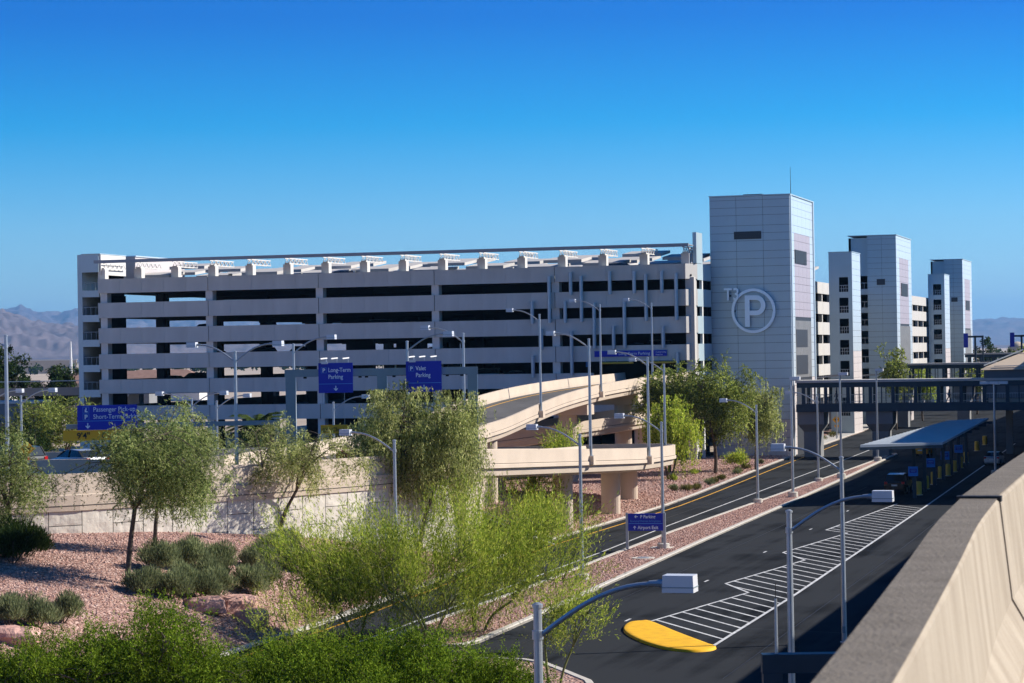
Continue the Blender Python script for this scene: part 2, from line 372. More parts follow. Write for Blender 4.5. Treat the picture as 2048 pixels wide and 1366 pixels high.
for j in range(ny - 1):
    for i in range(nx - 1):
        a = j * nx + i; b.f.append((a, a + nx, a + nx + 1, a + 1)); b.mi.append(0)
bank = struct(b.build('gravel_bank', 'gravel', smooth=True))
curb_strip('curb', [(af(y), y) for y in np.linspace(152, 45, 40)], 1, bank)
# tip beyond the wall end
struct(MB().prism([(-44.6, 148.4), (-46.2, 148.4), (-46.5, 151), (-45.0, 152.2)], -.05, .12).build('gravel_tip', 'gravel'))

# loose stones: real geometry over the gravel that shows
rng = np.random.default_rng(5)
def stones(name, sampler, count, label, smin=.035, smax=.088):
    base = np.array([(1, 0, 0), (-1, 0, 0), (0, 1, 0), (0, -1, 0), (0, 0, 1), (0, 0, -1)], float)
    fc = np.array([(0, 2, 4), (2, 1, 4), (1, 3, 4), (3, 0, 4), (2, 0, 5), (1, 2, 5), (3, 1, 5), (0, 3, 5)])
    pts = np.array([sampler() for _ in range(count)])
    sc = rng.uniform(smin, smax, (count, 1, 1)) * rng.uniform(.6, 1.3, (count, 1, 3))
    v = base[None] * sc * rng.uniform(.75, 1.25, (count, 6, 1)); v[:, :, 2] *= .75
    a = rng.uniform(0, 2 * PI, count); ca, sa = np.cos(a)[:, None], np.sin(a)[:, None]
    x = v[:, :, 0] * ca - v[:, :, 1] * sa; y = v[:, :, 0] * sa + v[:, :, 1] * ca
    v = np.stack([x, y, v[:, :, 2]], 2) + pts[:, None, :]
    f = (fc[None] + (np.arange(count) * 6)[:, None, None]).reshape(-1, 3)
    me = bpy.data.meshes.new(name); me.from_pydata(v.reshape(-1, 3).tolist(), [], f.tolist()); me.materials.append(M['pebble'])
    tag(link(name, me), label, 'gravel', kind='stuff')
def s_bank():
    y = rng.uniform(82, 147); x0 = af(y) - .5; x1 = max(interp(y, WY, WX) + .3, -64); x = rng.uniform(min(x0, x1), max(x0, x1)); return (x, y, bank_z(x, y) + .01)
def s_med():
    y = rng.uniform(105, 262); return (rng.uniform(an(y) + .45, bl(y) - .45), y, .12)
def s_bed():
    y = rng.uniform(166, 300); xl = max(interp(y, [166, 173, 188, 196, 284, 300], [-46, -49.5, -57, -61, -61, -58]), -61); return (rng.uniform(xl + .3, af(y) - .5), y, .125)
stones('gravel_stones', s_bank, 46000, 'loose pink gravel stones covering the sloping bank below the retaining wall')
stones('gravel_stones', s_med, 24000, 'loose pink gravel stones covering the strip between the two roads')
stones('gravel_stones', s_bed, 12000, 'loose pink gravel stones around the ramp columns and tower foot', .06, .15)

# ------------------------------------------------------------------ road markings
def line(name, pts, w, material, z=.005, parent=road):
    m_ = MB(); P = [Vector((x, y, 0)) for x, y in pts]
    o = []
    for i, p in enumerate(P):
        d = (P[min(i + 1, len(P) - 1)] - P[max(i - 1, 0)]).normalized(); r = Vector((d.y, -d.x, 0)) * w / 2
        o += [(p.x - r.x, p.y - r.y, z), (p.x + r.x, p.y + r.y, z)]
    m_.add(o, [(2 * i, 2 * i + 1, 2 * i + 3, 2 * i + 2) for i in range(len(P) - 1)])
    return m_.build(name, material, parent)
line('yellow_edge_line', [(af(y) + interp(y, [60, 160, 200, 300], [.7, 1.0, 1.0, 1.5]), y) for y in np.linspace(60, 330, 60)], .16, 'mark_yellow')
line('white_edge_line', [(interp(y, [60, 110, 155, 179, 218, 291, 330], [-38.4, -38.5, -39.4, -40.2, -41.1, -42.7, -43.8]), y) for y in np.linspace(60, 330, 60)], .15, 'mark_white')
HR_Y = [106, 129, 199, 258, 330]; HR_X = [-21.95, -22.1, -23.4, -24.7, -26.3]
def hr(y): return interp(y, HR_Y, HR_X)
line('white_lane_line', [(hr(y), y) for y in np.linspace(106, 330, 50)], .17, 'mark_white')
SAW = [(-26.94, 115.96), (-24.81, 130.24), (-27.04, 135.09), (-25.06, 150.6), (-27.39, 156.0), (-25.65, 172.76), (-27.63, 175.49), (-26.2, 205)]
line('hatching_outline', SAW[:2], .15, 'mark_white'); line('hatching_outline', SAW[1:3], .15, 'mark_white', .0056)
line('hatching_outline', SAW[2:4], .15, 'mark_white'); line('hatching_outline', SAW[3:5], .15, 'mark_white', .0056)
line('hatching_outline', SAW[4:6], .15, 'mark_white'); line('hatching_outline', SAW[5:7], .15, 'mark_white', .0056)
line('hatching_outline', SAW[6:], .15, 'mark_white')
def saw_hit(y0):
    """stripe from the right line at y0 going left and away until it meets the saw outline"""
    x0 = hr(y0); dx, dy = -.555, .832; best = None
    for (ax, ay), (bx, by) in zip(SAW[:-1], SAW[1:]):
        den = dx * (by - ay) - dy * (bx - ax)
        if abs(den) < 1e-6: continue
        t = ((ax - x0) * (by - ay) - (ay - y0) * (bx - ax)) / den; s_ = ((ax - x0) * dy - (ay - y0) * dx) / den
        if t > .1 and 0 <= s_ <= 1 and (best is None or t < best): best = t
    return None if best is None else (x0 + dx * best, y0 + dy * best)
y = 109.2
while y < 200:
    h = saw_hit(y)
    if h: line('hatching_stripe', [(hr(y) - .06, y), h], .15, 'mark_white', .0045)
    y += 2.25
for y in (96, 116.2, 136.4, 156.3, 176.2, 196):
    line('lane_dash', [(-28.2 - (y - 116) * .011, y - .5), (-28.2 - (y - 116) * .011, y + .6)], .13, 'mark_white')
for pts_ in ([(-33.1, 118), (-21.5, 113.5), (-8, 110)], [(-34.2, 160), (-22, 158), (-9, 156.5)], [(-33.8, 141), (-27.5, 140.2)], [(-30.6, 92), (-31.2, 150), (-32.2, 230)], [(-19.4, 96), (-20, 150), (-21.2, 215)], [(-41.0, 98), (-41.6, 160), (-42.9, 230)], [(-45, 186), (-38.7, 184)], [(-45.6, 214), (-38.6, 212)]):
    line('asphalt_seam', pts_, .045, 'black', .002)
# gores of the merging road
line('white_edge_line', [(-58.6, 190), (-50.6, 174), (-44.2, 161.2)], .22, 'mark_white')

# yellow half-moon island
half = smooth_path([(-22.0, 106.3, 0), (-24.4, 110.6, 0), (-26.8, 115.1, 0), (-27.35, 115.3, 0), (-27.75, 114.5, 0), (-27.3, 111.6, 0), (-25.9, 108.2, 0), (-24.0, 105.2, 0), (-22.6, 104.2, 0), (-21.75, 104.6, 0), (-21.6, 105.6, 0), (-22.0, 106.3, 0)], 5)[:-1]
cx = sum(p.x for p in half) / len(half); cy = sum(p.y for p in half) / len(half)
ob = MB(); nn = len(half)
for k, (z, q) in enumerate([(0, 1.0), (.10, .99), (.125, .965), (.13, .86), (.135, 0.0)]):
    for p in half: ob.v.append((cx + (p.x - cx) * q, cy + (p.y - cy) * q, z))
for k in range(4):
    for i in range(nn): ob.f.append((k * nn + i, k * nn + (i + 1) % nn, (k + 1) * nn + (i + 1) % nn, (k + 1) * nn + i)); ob.mi.append(0)
tag(ob.build('traffic_island', 'yellow', smooth=True), 'bright yellow half-moon kerb island at the end of the white hatching', 'traffic island')
# drain covers in the median
for k, (x, y, r_) in enumerate([(-35.2, 149.5, .75), (-35.8, 157.5, .6)]):
    t = thing('drain_cover', ['round concrete drain collar flush in the pink median gravel', 'square concrete drain pad flush in the pink median gravel'][k], 'drain cover', (x, y, .11))
    if k == 0:
        MB().prism([(r_ * math.cos(a), r_ * math.sin(a)) for a in np.linspace(0, 2 * PI, 20)[:-1]], 0, .06).build('collar', 'curb', t)
        MB().prism([(.4 * math.cos(a), .4 * math.sin(a)) for a in np.linspace(0, 2 * PI, 16)[:-1]], .06, .08).build('lid', 'steel', t)
    else:
        MB().box(-.7, .7, -.6, .6, 0, .06).build('collar', 'curb', t); MB().box(-.4, .4, -.35, .35, .06, .08).build('lid', 'steel', t)

# ------------------------------------------------------------------ retaining wall and elevated road
wall = thing('retaining_wall', 'long tan retaining wall of square textured panels under a concrete parapet', 'wall')
W_S = smooth_path([(x, y, 0) for x, y in WALL], 14)
# even stations along the wall
cum = [0]
for a, c in zip(W_S[:-1], W_S[1:]): cum.append(cum[-1] + (c - a).length)
def wall_at(s_): return Vector((float(np.interp(s_, cum, [p.x for p in W_S])), float(np.interp(s_, cum, [p.y for p in W_S])), 0))
L = cum[-1]; PW = 1.9; npan = int(L / PW)
core = MB(); core.sweep([wall_at(s_) for s_ in np.linspace(0, L, 60)], [(-.5, -.3), (-.5, 5.3), (-.12, 5.3), (-.12, -.3)]).build('wall_core', 'black', wall)
pz = random.Random(2)
for i in range(npan):
    a = wall_at(L - (i + 1) * PW + .02); c = wall_at(L - i * PW - .02)
    if a.x < -66: continue
    zs = [-.3 + (0 if i % 2 else PW / 2) + PW * k for k in range(-1, 5)]
    d = (c - a); ln = d.length; d.normalize(); r_ = Vector((d.y, -d.x, 0))
    gz = bank_z((a.x + c.x) / 2, (a.y + c.y) / 2) - .8
    for z0 in zs:
        z1 = min(z0 + PW - .035, 5.28); z0 = max(z0, gz)
        if z1 - z0 < .15: continue
        t_ = .03 + pz.uniform(-.006, .006)
        pm = MB(); o_ = -r_ * .12; n1, n2 = 9, 7; gv = []
        for jz in range(n2 + 1):
            for ix in range(n1 + 1):
                P = a + d * (ln * ix / n1) + o_ + Vector((0, 0, z0 + (z1 - z0) * jz / n2))
                e = 0 if ix in (0, n1) or jz in (0, n2) else .045 * noise.noise(P * 1.6) + .02 * noise.noise(P * 4)
                gv.append(tuple(P + r_ * (t_ + .10 + e)))
        fs = [(jz * (n1 + 1) + ix, jz * (n1 + 1) + ix + 1, (jz + 1) * (n1 + 1) + ix + 1, (jz + 1) * (n1 + 1) + ix) for jz in range(n2) for ix in range(n1)]
        pm.add(gv, fs); pm.build('panel', 'tan_wall', wall)
cop = [wall_at(s_) + Vector((0, 0, 0)) for s_ in np.linspace(0, L, 70)]
MB().sweep(cop, [(-.55, 5.22), (.10, 5.22), (.12, 5.5), (.12, 6.06), (.06, 6.10), (-.55, 6.10)]).build('coping', 'tan', wall)
MB().sweep(cop, [(-.50, 6.09), (.05, 6.09), (.05, 6.13), (-.03, 7.2), (-.28, 7.2), (-.36, 6.5)]).build('parapet', 'tan', wall)
MB().sweep(cop, [(-.02, 5.48), (.135, 5.48), (.135, 5.515), (-.02, 5.515)]).build('painted_joint_shadow', 'black', wall)  # black strip painted in for the shadow line along the coping

plate = [(p.x - .3, p.y) for p in [wall_at(s_) for s_ in np.linspace(0, L, 40)]]
plate = [(x - .1, y) for x, y in plate] + [(-46.2, 148.3), (-53, 150.3), (-56.8, 165), (-60.2, 182), (-60.6, 199.5), (-69.4, 199.5), (-72, 182), (-80, 172), (-130, 160), (-130, 84)]
er = thing('elevated_road', 'raised road on fill behind the tan retaining wall, leading to the garage ramps', 'road')
MB().prism(plate, -.3, 6.06).build('embankment', 'tan', er)
MB().sheet(plate, 6.075).build('asphalt_surface', 'asphalt_old', er)
# end wall under the ramp start
MB().box(-53.6, -45.7, 147.9, 148.5, -.2, 6.07).build('abutment', 'tan', er)
MB().box(-46.25, -45.55, 145.2, 148.6, -.2, 6.4).build('end_pier', 'tan', er)
BARP = [(-.25, 0), (.2, 0), (.2, .1), (.06, .4), (0, 1.1), (-.25, 1.1)]
def bar_path(name, pts, parent, flip=1, prof=BARP): return MB().sweep(pts, [(u * flip, v) for u, v in prof]).build(name, 'tan', parent)
bar_path('barrier', smooth_path([(-59.5, 139, 6.06), (-60.2, 146, 6.06), (-61.5, 160, 6.06), (-65, 180, 6.06), (-69.2, 199.6, 6.06)], 5), er)
bar_path('barrier', smooth_path([(-53.0, 150.4, 6.06), (-56.8, 165, 6.06), (-60.0, 182, 6.06), (-60.5, 199.6, 6.06)], 5), er, -1)
bar_path('barrier', smooth_path([(-59.3, 139, 6.06), (-63.5, 135.8, 6.06), (-70, 135.2, 6.06), (-85, 128, 6.06)], 5), er, -1)
bar_path('barrier', smooth_path([(-64, 146, 6.06), (-74, 147, 6.06), (-92, 145, 6.06)], 5), er)

def ramp(name, label, center, width, cols, colr, pilasters=()):
    t = thing(name, label, 'ramp')
    P = smooth_path(center, 8); h = width / 2
    MB().sweep(P, [(-h + .1, -.02), (h - .1, -.02), (h - .1, .03), (-h + .1, .03)]).build('road_surface', 'asphalt_old', t)
    MB().sweep(P, [(-h + .05, -.02), (h - .05, -.02), (h - .12, -.12), (h - .25, -.62), (h - .9, -.8), (-h + .9, -.8), (-h + .25, -.62), (-h + .12, -.12)]).build('deck_girder', 'tan', t)
    for s_ in (1, -1):
        MB().sweep(P, [(s_ * (h - .32), .02), (s_ * (h - .32), .25), (s_ * (h - .22), 1.05), (s_ * h, 1.05), (s_ * h, .14), (s_ * (h + .07), .11), (s_ * (h + .07), -.12), (s_ * (h - .05), -.16), (s_ * (h - .1), .02)]).build('barrier', 'tan', t)
        MB().sweep(P, [(s_ * (h - .02), .16), (s_ * (h + .012), .16), (s_ * (h + .012), .185), (s_ * (h - .02), .185)]).build('painted_joint_shadow', 'black', t)  # thin black strip painted as the recess shadow on the barrier face
    for (x, y, zt, zb) in cols:
        q = MB()
        ring = [(x + colr * (math.cos(a)) * 1.0, y + colr * .8 * math.sin(a)) for a in np.linspace(0, 2 * PI, 25)[:-1]]
        q.prism(ring, zb, zt); q.build('column', 'tan', t, smooth=False)
    return t, P
low_c = [(-49.7, 147.0, 6.08), (-48.3, 162, 5.5), (-47.2, 175, 5.0), (-47.1, 184.6, 4.62), (-48.0, 196, 4.3), (-49.9, 207, 3.95), (-54.2, 215.2, 3.65), (-61, 220.2, 3.3), (-74, 221, 2.9), (-95, 218, 2.3)]
lr, LP = ramp('lower_ramp', 'lower curved tan concrete ramp on round columns beside the road', low_c, 8.0,
              [(-46.9, 173.4, 4.35, -.1), (-47.4, 190.2, 3.8, -.1), (-50.4, 209.0, 3.2, -.1), (-66, 220.4, 2.4, -.1)], .78)
up_c = [(-65.0, 199.3, 6.08), (-64.9, 206, 6.5), (-64.8, 215, 7.35), (-64.8, 225, 8.15), (-64.8, 237, 8.75), (-64.8, 250, 9.12), (-64.8, 265, 9.4), (-64.8, 284.6, 9.62)]
ur, UP = ramp('upper_ramp', 'upper tan concrete ramp rising to the parking garage entrance', up_c, 8.6,
              [(-62.2, 204.6, 5.9, -.1), (-67.6, 204.6, 5.9, -.1), (-63.4, 237, 7.1, -.1), (-63.0, 259, 7.8, -.1)], .95)
MB().box(-68.6, -61.0, 235.6, 238.4, 6.9, 8.05).build('pier_cap', 'tan', ur)
MB().box(-68.6, -61.0, 257.8, 260.2, 7.4, 8.6).build('pier_cap', 'tan', ur)
MB().sweep([p + Vector((0, 0, .04)) for p in UP], [(-2.9, 0), (-2.74, 0), (-2.74, .006), (-2.9, .006)]).build('yellow_edge_line', 'mark_yellow', ur)
ret_c = [(-60.5, 283.8, 5.9), (-61.6, 272, 5.75), (-64.5, 255, 5.3), (-69.5, 240, 4.6), (-77, 229, 3.8), (-92, 224, 3.0)]
rr, RP = ramp('return_ramp', 'low tan ramp passing in shade beneath the upper ramp near the garage', ret_c, 6.4, [(-62.5, 266, 4.9, -.1), (-67, 247, 4.2, -.1), (-80, 227.2, 2.8, -.1)], .9)

# ------------------------------------------------------------------ parking garage
GX0, GX1, GY0, GY1 = -138.3, -61.2, 284.0, 600.0
BAND = [(21.8, 23.62), (18.6, 20.55), (15.33, 17.3), (12.05, 13.95), (8.9, 10.68), (5.45, 7.3)]
FLOOR = [22.35, 19.25, 16.0, 12.75, 9.55, 6.15]
COLX = [-137.55, -122.9, -107.95, -92.7, -77.3, -60.9]
gar = thing('parking_garage', 'long grey six-level parking garage with open strips between concrete spandrels', 'garage')
def spandrel_mesh(w, h, nj):
    q = MB(); s_ = w / nj
    q.box(.01, w - .01, .035, .32, 0, h)
    for k in range(nj): q.box(k * s_ + .018, (k + 1) * s_ - .018, 0, .05, .0, h)
    q.box(.018, w - .018, -.03, .3, h - .1, h + .004)
    return q
bays = [GX0 + .05, -122.9, -107.95, -92.7, -77.3, GX1]
cache = {}
for li, (z0, z1) in enumerate(BAND):
    for bi in range(5):
        x0, x1 = bays[bi] + .03, bays[bi + 1] - .03
        if li == 4 and bi == 4: x1 = -72.6
        key = (round(x1 - x0, 2), round(z1 - z0, 2))
        if key not in cache: cache[key] = spandrel_mesh(x1 - x0, z1 - z0, 5 if x1 - x0 > 8 else 2).mesh('spandrel', 'spandrel')
        link('spandrel', cache[key], gar, (x0, GY0 - .25, z0))
# front columns
for x in COLX[:-1]:
    MB().box(x - .47, x + .47, GY0 + .08, GY0 + 1.3, -.05, 22.0).build('column', 'column', gar)
# end column and sunlit corner returns
MB().box(-61.15, -60.1, GY0 + .1, GY0 + 1.2, -.05, 22).build('column', 'spandrel_lit', gar)
MB().box(-60.5, -60.1, GY0 + 1.25, GY0 + 1.6, -.05, 24.9).build('column', 'spandrel_lit', gar)
for li, (z0, z1) in enumerate(BAND):
    MB().prism([(-61.19, 283.4), (-60.95, 283.3), (-59.93, 285.4), (-60.35, 285.4), (-61.19, 284.3)], z0, z1).build('corner_return', 'spandrel_lit', gar)
# side spandrels along the road side, and on the far left side
def side_run(x, name, material, y_list, thick):
    for li, (z0, z1) in enumerate(BAND):
        for a, c in zip(y_list[:-1], y_list[1:]):
            key = (name, thick, round(c - a, 2), li)
            if key not in cache: cache[key] = MB().box(0, thick, 0.02, c - a - .02, 0, z1 - z0).mesh(name, material)
            link(name, cache[key], gar, (x, a, z0))
side_run(-60.25, 'side_spandrel', 'spandrel_lit', [312.3] + [327.2 + 18.2 * k for k in range(16)], .3)
side_run(GX0 - .02, 'side_spandrel', 'spandrel', [291.8, 302] + [320.6 + 18.6 * k for k in range(16)], .3)
for k in range(34):
    y = 309 + 9.1 * k
    if y < 598: link('column', cache.setdefault('sc', MB().box(-.35, .25, -.35, .35, -.05, 22).mesh('column', 'spandrel_lit')), gar, (-60.35, y, 0))
for k in range(17):
    y = 302 + 18.6 * k
    link('column', cache.setdefault('lc', MB().box(-.05, 1.1, -.6, .6, -.05, 22).mesh('column', 'interior')), gar, (GX0 + .1, y, 0))
# floors with beams
for i, z in enumerate(FLOOR):
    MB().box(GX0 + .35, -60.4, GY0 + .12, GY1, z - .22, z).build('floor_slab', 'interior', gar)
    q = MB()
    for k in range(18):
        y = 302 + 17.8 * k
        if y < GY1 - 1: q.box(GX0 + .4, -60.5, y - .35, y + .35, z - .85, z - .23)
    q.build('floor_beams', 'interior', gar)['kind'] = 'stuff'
cm = MB().box(-.55, .55, -.45, .45, 0, 22.1).mesh('column', 'interior')
for x in COLX[:-1]:
    for k in range(12): link('column', cm, gar, (x + .3, 302 + 18.6 * k, -.03))
for x in (-130.2, -115.3):
    for k in range(4): link('column', cm, gar, (x, 302 + 18.6 * k, -.03))
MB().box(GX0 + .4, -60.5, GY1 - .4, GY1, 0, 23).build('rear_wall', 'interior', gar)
MB().box(-104, -103.6, 330, 470, -.03, 22).build('added_dark_wall', 'interior', gar)  # these walls are added to darken the view deep into the garage
MB().box(-90, -62, 300, 300.4, 8.9, 22).build('added_dark_wall', 'interior', gar)
MB().box(-122, -92, 322, 322.3, -.03, 5.8).build('added_dark_wall', 'interior', gar)
# vertical light tubes on the facade
TUB = [(-80.09, 16.78, 19.45), (-77.89, 16.85, 22.53), (-75.93, 16.81, 19.4), (-75.18, 20.15, 22.92), (-73.87, 16.89, 22.43), (-72.31, 13.63, 19.16), (-70.3, 20.15, 22.91), (-69.92, 13.59, 16.28), (-68.55, 13.64, 19.15), (-67.28, 20.2, 22.84), (-65.85, 16.85, 22.46), (-63.88, 20.17, 22.8), (-63.81, 13.56, 16.19), (-62.13, 16.89, 22.48), (-62.06, 10.38, 13.01), (-80.08, 10.21, 12.9), (-75.18, 10.44, 15.76), (-78.96, 13.58, 16.13)]
for x, z0, z1 in TUB:
    tb = MB().tube([(x, 283.35, z0), (x, 283.35, z1)], .24, 12).build('light_tube', 'steel', gar, smooth=False)
    MB().box(x - .12, x + .12, 283.35, 283.74, z0 + .35, z0 + .5).box(x - .12, x + .12, 283.35, 283.74, z1 - .5, z1 - .35).build('bracket', 'gantry', tb)
# roof edge piers, trusses and canopies
for k in range(16):
    x = -138.5 + 5.118 * k + .55
    if x > -61: x = -61.4
    pr = link('roof_pier', cache.setdefault('pier', MB().box(-.5, .5, 0, 1.0, 0, 1.35).mesh('roof_pier', 'pier_white')), gar, (x, 284.35, 23.55))
    tr = MB()
    for dx in (-.3, .3):
        tr.bar((dx, .1, 1.5), (dx, 6.5, 1.5), .1, .1); tr.bar((dx, .1, 2.15), (dx, 6.5, 2.15), .1, .1)
        for j in range(5): tr.bar((dx, .2 + 1.28 * j, 1.5), (dx, .2 + 1.28 * (j + .5), 2.15), .07, .07); tr.bar((dx, .2 + 1.28 * (j + .5), 2.15), (dx, .2 + 1.28 * (j + 1), 1.5), .07, .07)
    tr.box(-.32, .32, .1, .8, 1.35, 1.6)
    key = 'truss'
    if key not in cache: cache[key] = tr.mesh('truss', 'pier_white')
    link('truss', cache[key], gar, (x, 284.35, 23.5))
MB().box(-137.4, -60.05, 281.0, 281.35, 25.55, 25.95).build('canopy_fascia', 'canopy_steel', gar)
fr = MB(); fr.box(-137.35, -60.1, 281.36, 284.2, 25.72, 25.85); fr.build('canopy_deck', 'canopy_steel', gar)
rr_ = random.Random(9)
for k in range(11):
    y = 292.5 + 8.6 * k
    for j in range(15):
        x = -137.2 + 5.1 * j
        if rr_.random() < .13: continue
        z = 23.95 + .5 * ((j * 2 + k) % 3) + .04 * k
        link('shade_panel', cache.setdefault('sp', MB().add([(0, 0, 0), (4.95, 0, 0), (4.95, 5.2, .55), (0, 5.2, .55), (0, 0, .38), (4.95, 0, .38), (4.95, 5.2, .9), (0, 5.2, .9)], [(3, 2, 1, 0), (4, 5, 6, 7), (0, 1, 5, 4), (1, 2, 6, 5), (2, 3, 7, 6), (3, 0, 4, 7)]).mesh('shade_panel', 'canopy_white')), gar, (x, y, z))
        if j % 2 == 0: link('shade_post', cache.setdefault('spp', MB().box(-.2, .2, -.2, .2, 0, 2.0).mesh('shade_post', 'column')), gar, (x + 2.5, y + 2.4, 22.3))
# left end stair block
sb = thing('stair_block', 'narrow blue-grey stair block at the left end of the garage with open landings', 'stair tower')
MB().box(-141.2, -140.55, 284.0, 291.6, -.05, 26.85).build('side_wall', 'panel', sb)
MB().box(-138.45, -137.95, 283.7, 284.3, -.05, 5.0).build('corner_strip', 'panel', sb)
for i, z in enumerate([24.55, 21.35, 18.15, 14.95, 11.7, 8.45]):
    z2 = [26.85, 22.2, 19.05, 15.85, 12.6, 9.4][i]
    MB().box(-140.54, -138.2, 284.0, 284.4, z, z2).build('landing_band', 'panel', sb)
    MB().box(-140.5, -138.2, 284.4, 291.3, z, z + .2).build('landing_slab', 'dark', sb)  # slab coloured near-black so the landing reads as shaded
    if i:
        zb = z2; rl = MB(); rl.bar((-140.5, 284.1, zb + 1.0), (-138.2, 284.1, zb + 1.0), .06, .06)
        for xx in (-140.1, -139.4, -138.7): rl.bar((xx, 284.1, zb), (xx, 284.1, zb + 1.0), .05, .05)
        rl.build('railing', 'gantry', sb)
        MB().box(-139.2, -138.8, 287.2, 287.35, z - .75, z - .6).build('stair_light', 'lamp_on', sb)
MB().box(-140.5, -138.2, 284.0, 284.4, -.05, 6.3).build('landing_band', 'panel', sb)
MB().box(-140.54, -138.2, 291.3, 291.6, -.05, 26.85).build('rear_wall', 'dark', sb); MB().box(-138.19, -138.0, 285.4, 291.6, -.05, 21.6).build('added_inner_wall', 'dark', sb)  # near-black backs, with a side wall added, to darken the open landings
MB().box(-138.19, -137.95, 284.2, 291.6, 24.2, 26.85).build('upper_wall', 'pier_white', sb)
MB().box(-140.6, -137.9, 283.9, 291.7, 26.84, 26.95).build('roof_cap', 'panel', sb)
pb = thing('roof_plant_room', 'low pale metal box standing on the garage roof behind the left stair block', 'plant room', (-137.4, 294, 22.35))
MB().box(-4.2, -.3, 0, 16, 0, 4.5).build('wall', 'panel_low', pb); MB().box(-4.35, -.15, -.15, 16.15, 4.5, 4.65).build('roof_cap', 'panel_trim', pb)
# entrance sign band and height bars
es = thing('entrance_sign', 'long thin blue sign band over the upper ramp entrance of the garage', 'sign', (-72.4, 283.55, 12.6))
MB().box(0, 8.95, 0, .12, 0, .72).build('board', 'signblue', es)
lettering('lettering', 'Long-Term Parking', .50, (3.0, -.012, .2), es, 'signwhite')
lettering('lettering', 'Economy Parking', .24, (7.6, -.012, .42), es, 'signwhite', xs=.75); lettering('lettering', 'Rental Cars', .24, (7.6, -.012, .12), es, 'signwhite', xs=.75)
for k, x in enumerate((-71.5, -66.4)):
    hb = thing('height_bar', ['left of two yellow height bars hanging in the garage entrance', 'right of two yellow height bars hanging in the garage entrance'][k], 'height bar', (x, 283.2, 11.85), group='yellow height bars at the garage entrance')
    MB().tube([(0, 0, 0), (4.0, 0, 0)], .13, 10).build('bar', 'bollard', hb)
    ch = MB()
    for xx in (.5, 2.0, 3.5): ch.bar((xx, 0, .1), (xx, .3, .75), .05, .05)
    ch.build('hanger', 'steel', hb)
# link between garage and tower
lk = thing('garage_link', 'narrow blue-grey connector with open strips between the garage and the emblem tower', 'connector')
for z0, z1 in BAND: MB().box(-60.3, -59.95, 285.45, 293.6, z0 - .1, z1 + .05).build('band', 'panel', lk)
MB().box(-60.35, -59.9, 284.9, 288.4, 23.7, 27.4).build('fin', 'panel', lk)
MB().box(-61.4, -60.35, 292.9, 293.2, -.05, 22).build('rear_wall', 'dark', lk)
MB().box(-60.3, -59.98, 288.2, 288.8, -.05, 22).build('post', 'column', lk)

# ------------------------------------------------------------------ towers
def clad(x0, x1, y0, y1, z0, z1, face, cols, rows, material, parent, cut=None, t_=.05, gap=.035, name='panel'):
    """panels on one face: 'S' looks to -Y, 'E' looks to +X"""
    a0, a1 = (x0, x1) if face == 'S' else (y0, y1)
    w = (a1 - a0) / cols
    z = z0; k = 0
    while z < z1 - .05:
        h = rows[k % len(rows)]; h = min(h, z1 - z)
        for c in range(cols):
            p0, p1 = a0 + c * w + gap / 2, a0 + (c + 1) * w - gap / 2
            if cut and cut((p0 + p1) / 2, z + h / 2): continue
            mm = material((p0 + p1) / 2, z + h / 2) if callable(material) else material
            key = ('pan', face, round(p1 - p0, 3), round(h, 3), mm)
            if key not in cache:
                q = MB()
                if face == 'S': q.box(0, p1 - p0, -t_, 0, 0, h - gap)
                else: q.box(0, t_, 0, p1 - p0, 0, h - gap)
                cache[key] = q.mesh(name, mm)
            link(name, cache[key], parent, (p0, y0, z) if face == 'S' else (x1, p0, z))
        z += h; k += 1
def louver(parent, face, a0, a1, z0, z1, x, y):
    q = MB(); nsl = max(3, int((z1 - z0) / .14))
    if face == 'S':
        q.box(a0, a1, y - .06, y - .02, z0, z1)
        for k in range(nsl): q.box(a0 + .05, a1 - .05, y - .1, y - .06, z0 + (z1 - z0) * (k + .15) / nsl, z0 + (z1 - z0) * (k + .6) / nsl)
    else:
        q.box(x + .02, x + .06, a0, a1, z0, z1)
        for k in range(nsl): q.box(x + .06, x + .1, a0 + .05, a1 - .05, z0 + (z1 - z0) * (k + .15) / nsl, z0 + (z1 - z0) * (k + .6) / nsl)
    return q.build('louver', 'louver', parent)
ROWS = [1.27, .94, .94]
# tower 1
TX0, TX1, TY0, TY1, TZ = -60.1, -50.1, 294.0, 312.0, 32.1
t1 = thing('elevator_tower', 'tallest blue-grey panelled tower bearing the round P emblem', 'tower')
MB().box(TX0 + .06, TX1 - .06, TY0 + .06, TY1, -.1, TZ - .1).build('core', 'louver', t1)
clad(TX0, TX1, TY0 + .06, TY1, .15, TZ, 'S', 3, ROWS, lambda a, z: 'panel_low' if z < 4.2 else 'panel', t1)
def t1side(a, z):
    inner = 296.2 < a < 309.3
    if inner and 16.9 < z < 28.0: return 'panel_mauve'
    return 'panel_trim' if z > 9.4 else 'panel_low'
clad(TX0, TX1 - .06, TY0 + .02, TY1, .15, TZ, 'E', 6, ROWS, t1side, t1, cut=lambda a, z: 296.5 < a < 309.3 and z < 16.6)
louver(t1, 'S', -57.05, -53.65, 26.8, 27.75, 0, TY0 + .0)
louver(t1, 'E', 297.2, 305.9, 23.8, 25.5, TX1, 0)
MB().box(TX1 - .05, TX1 + .0, 296.9, 308.9, 9.6, 16.7).build('mesh_screen', 'mesh_grey', t1)
for y0, y1, z0, z1 in ((297.4, 305.8, 13.4, 15.6), (297.4, 305.8, 10.0, 12.4)): MB().box(TX1 + .01, TX1 + .04, y0, y1, z0, z1).build('dark_screen', 'louver', t1)
for y in (294.3, 311.3): MB().box(TX1 - .03, TX1 + .14, y, y + .5, .1, TZ).build('corner_trim', 'panel_trim', t1)
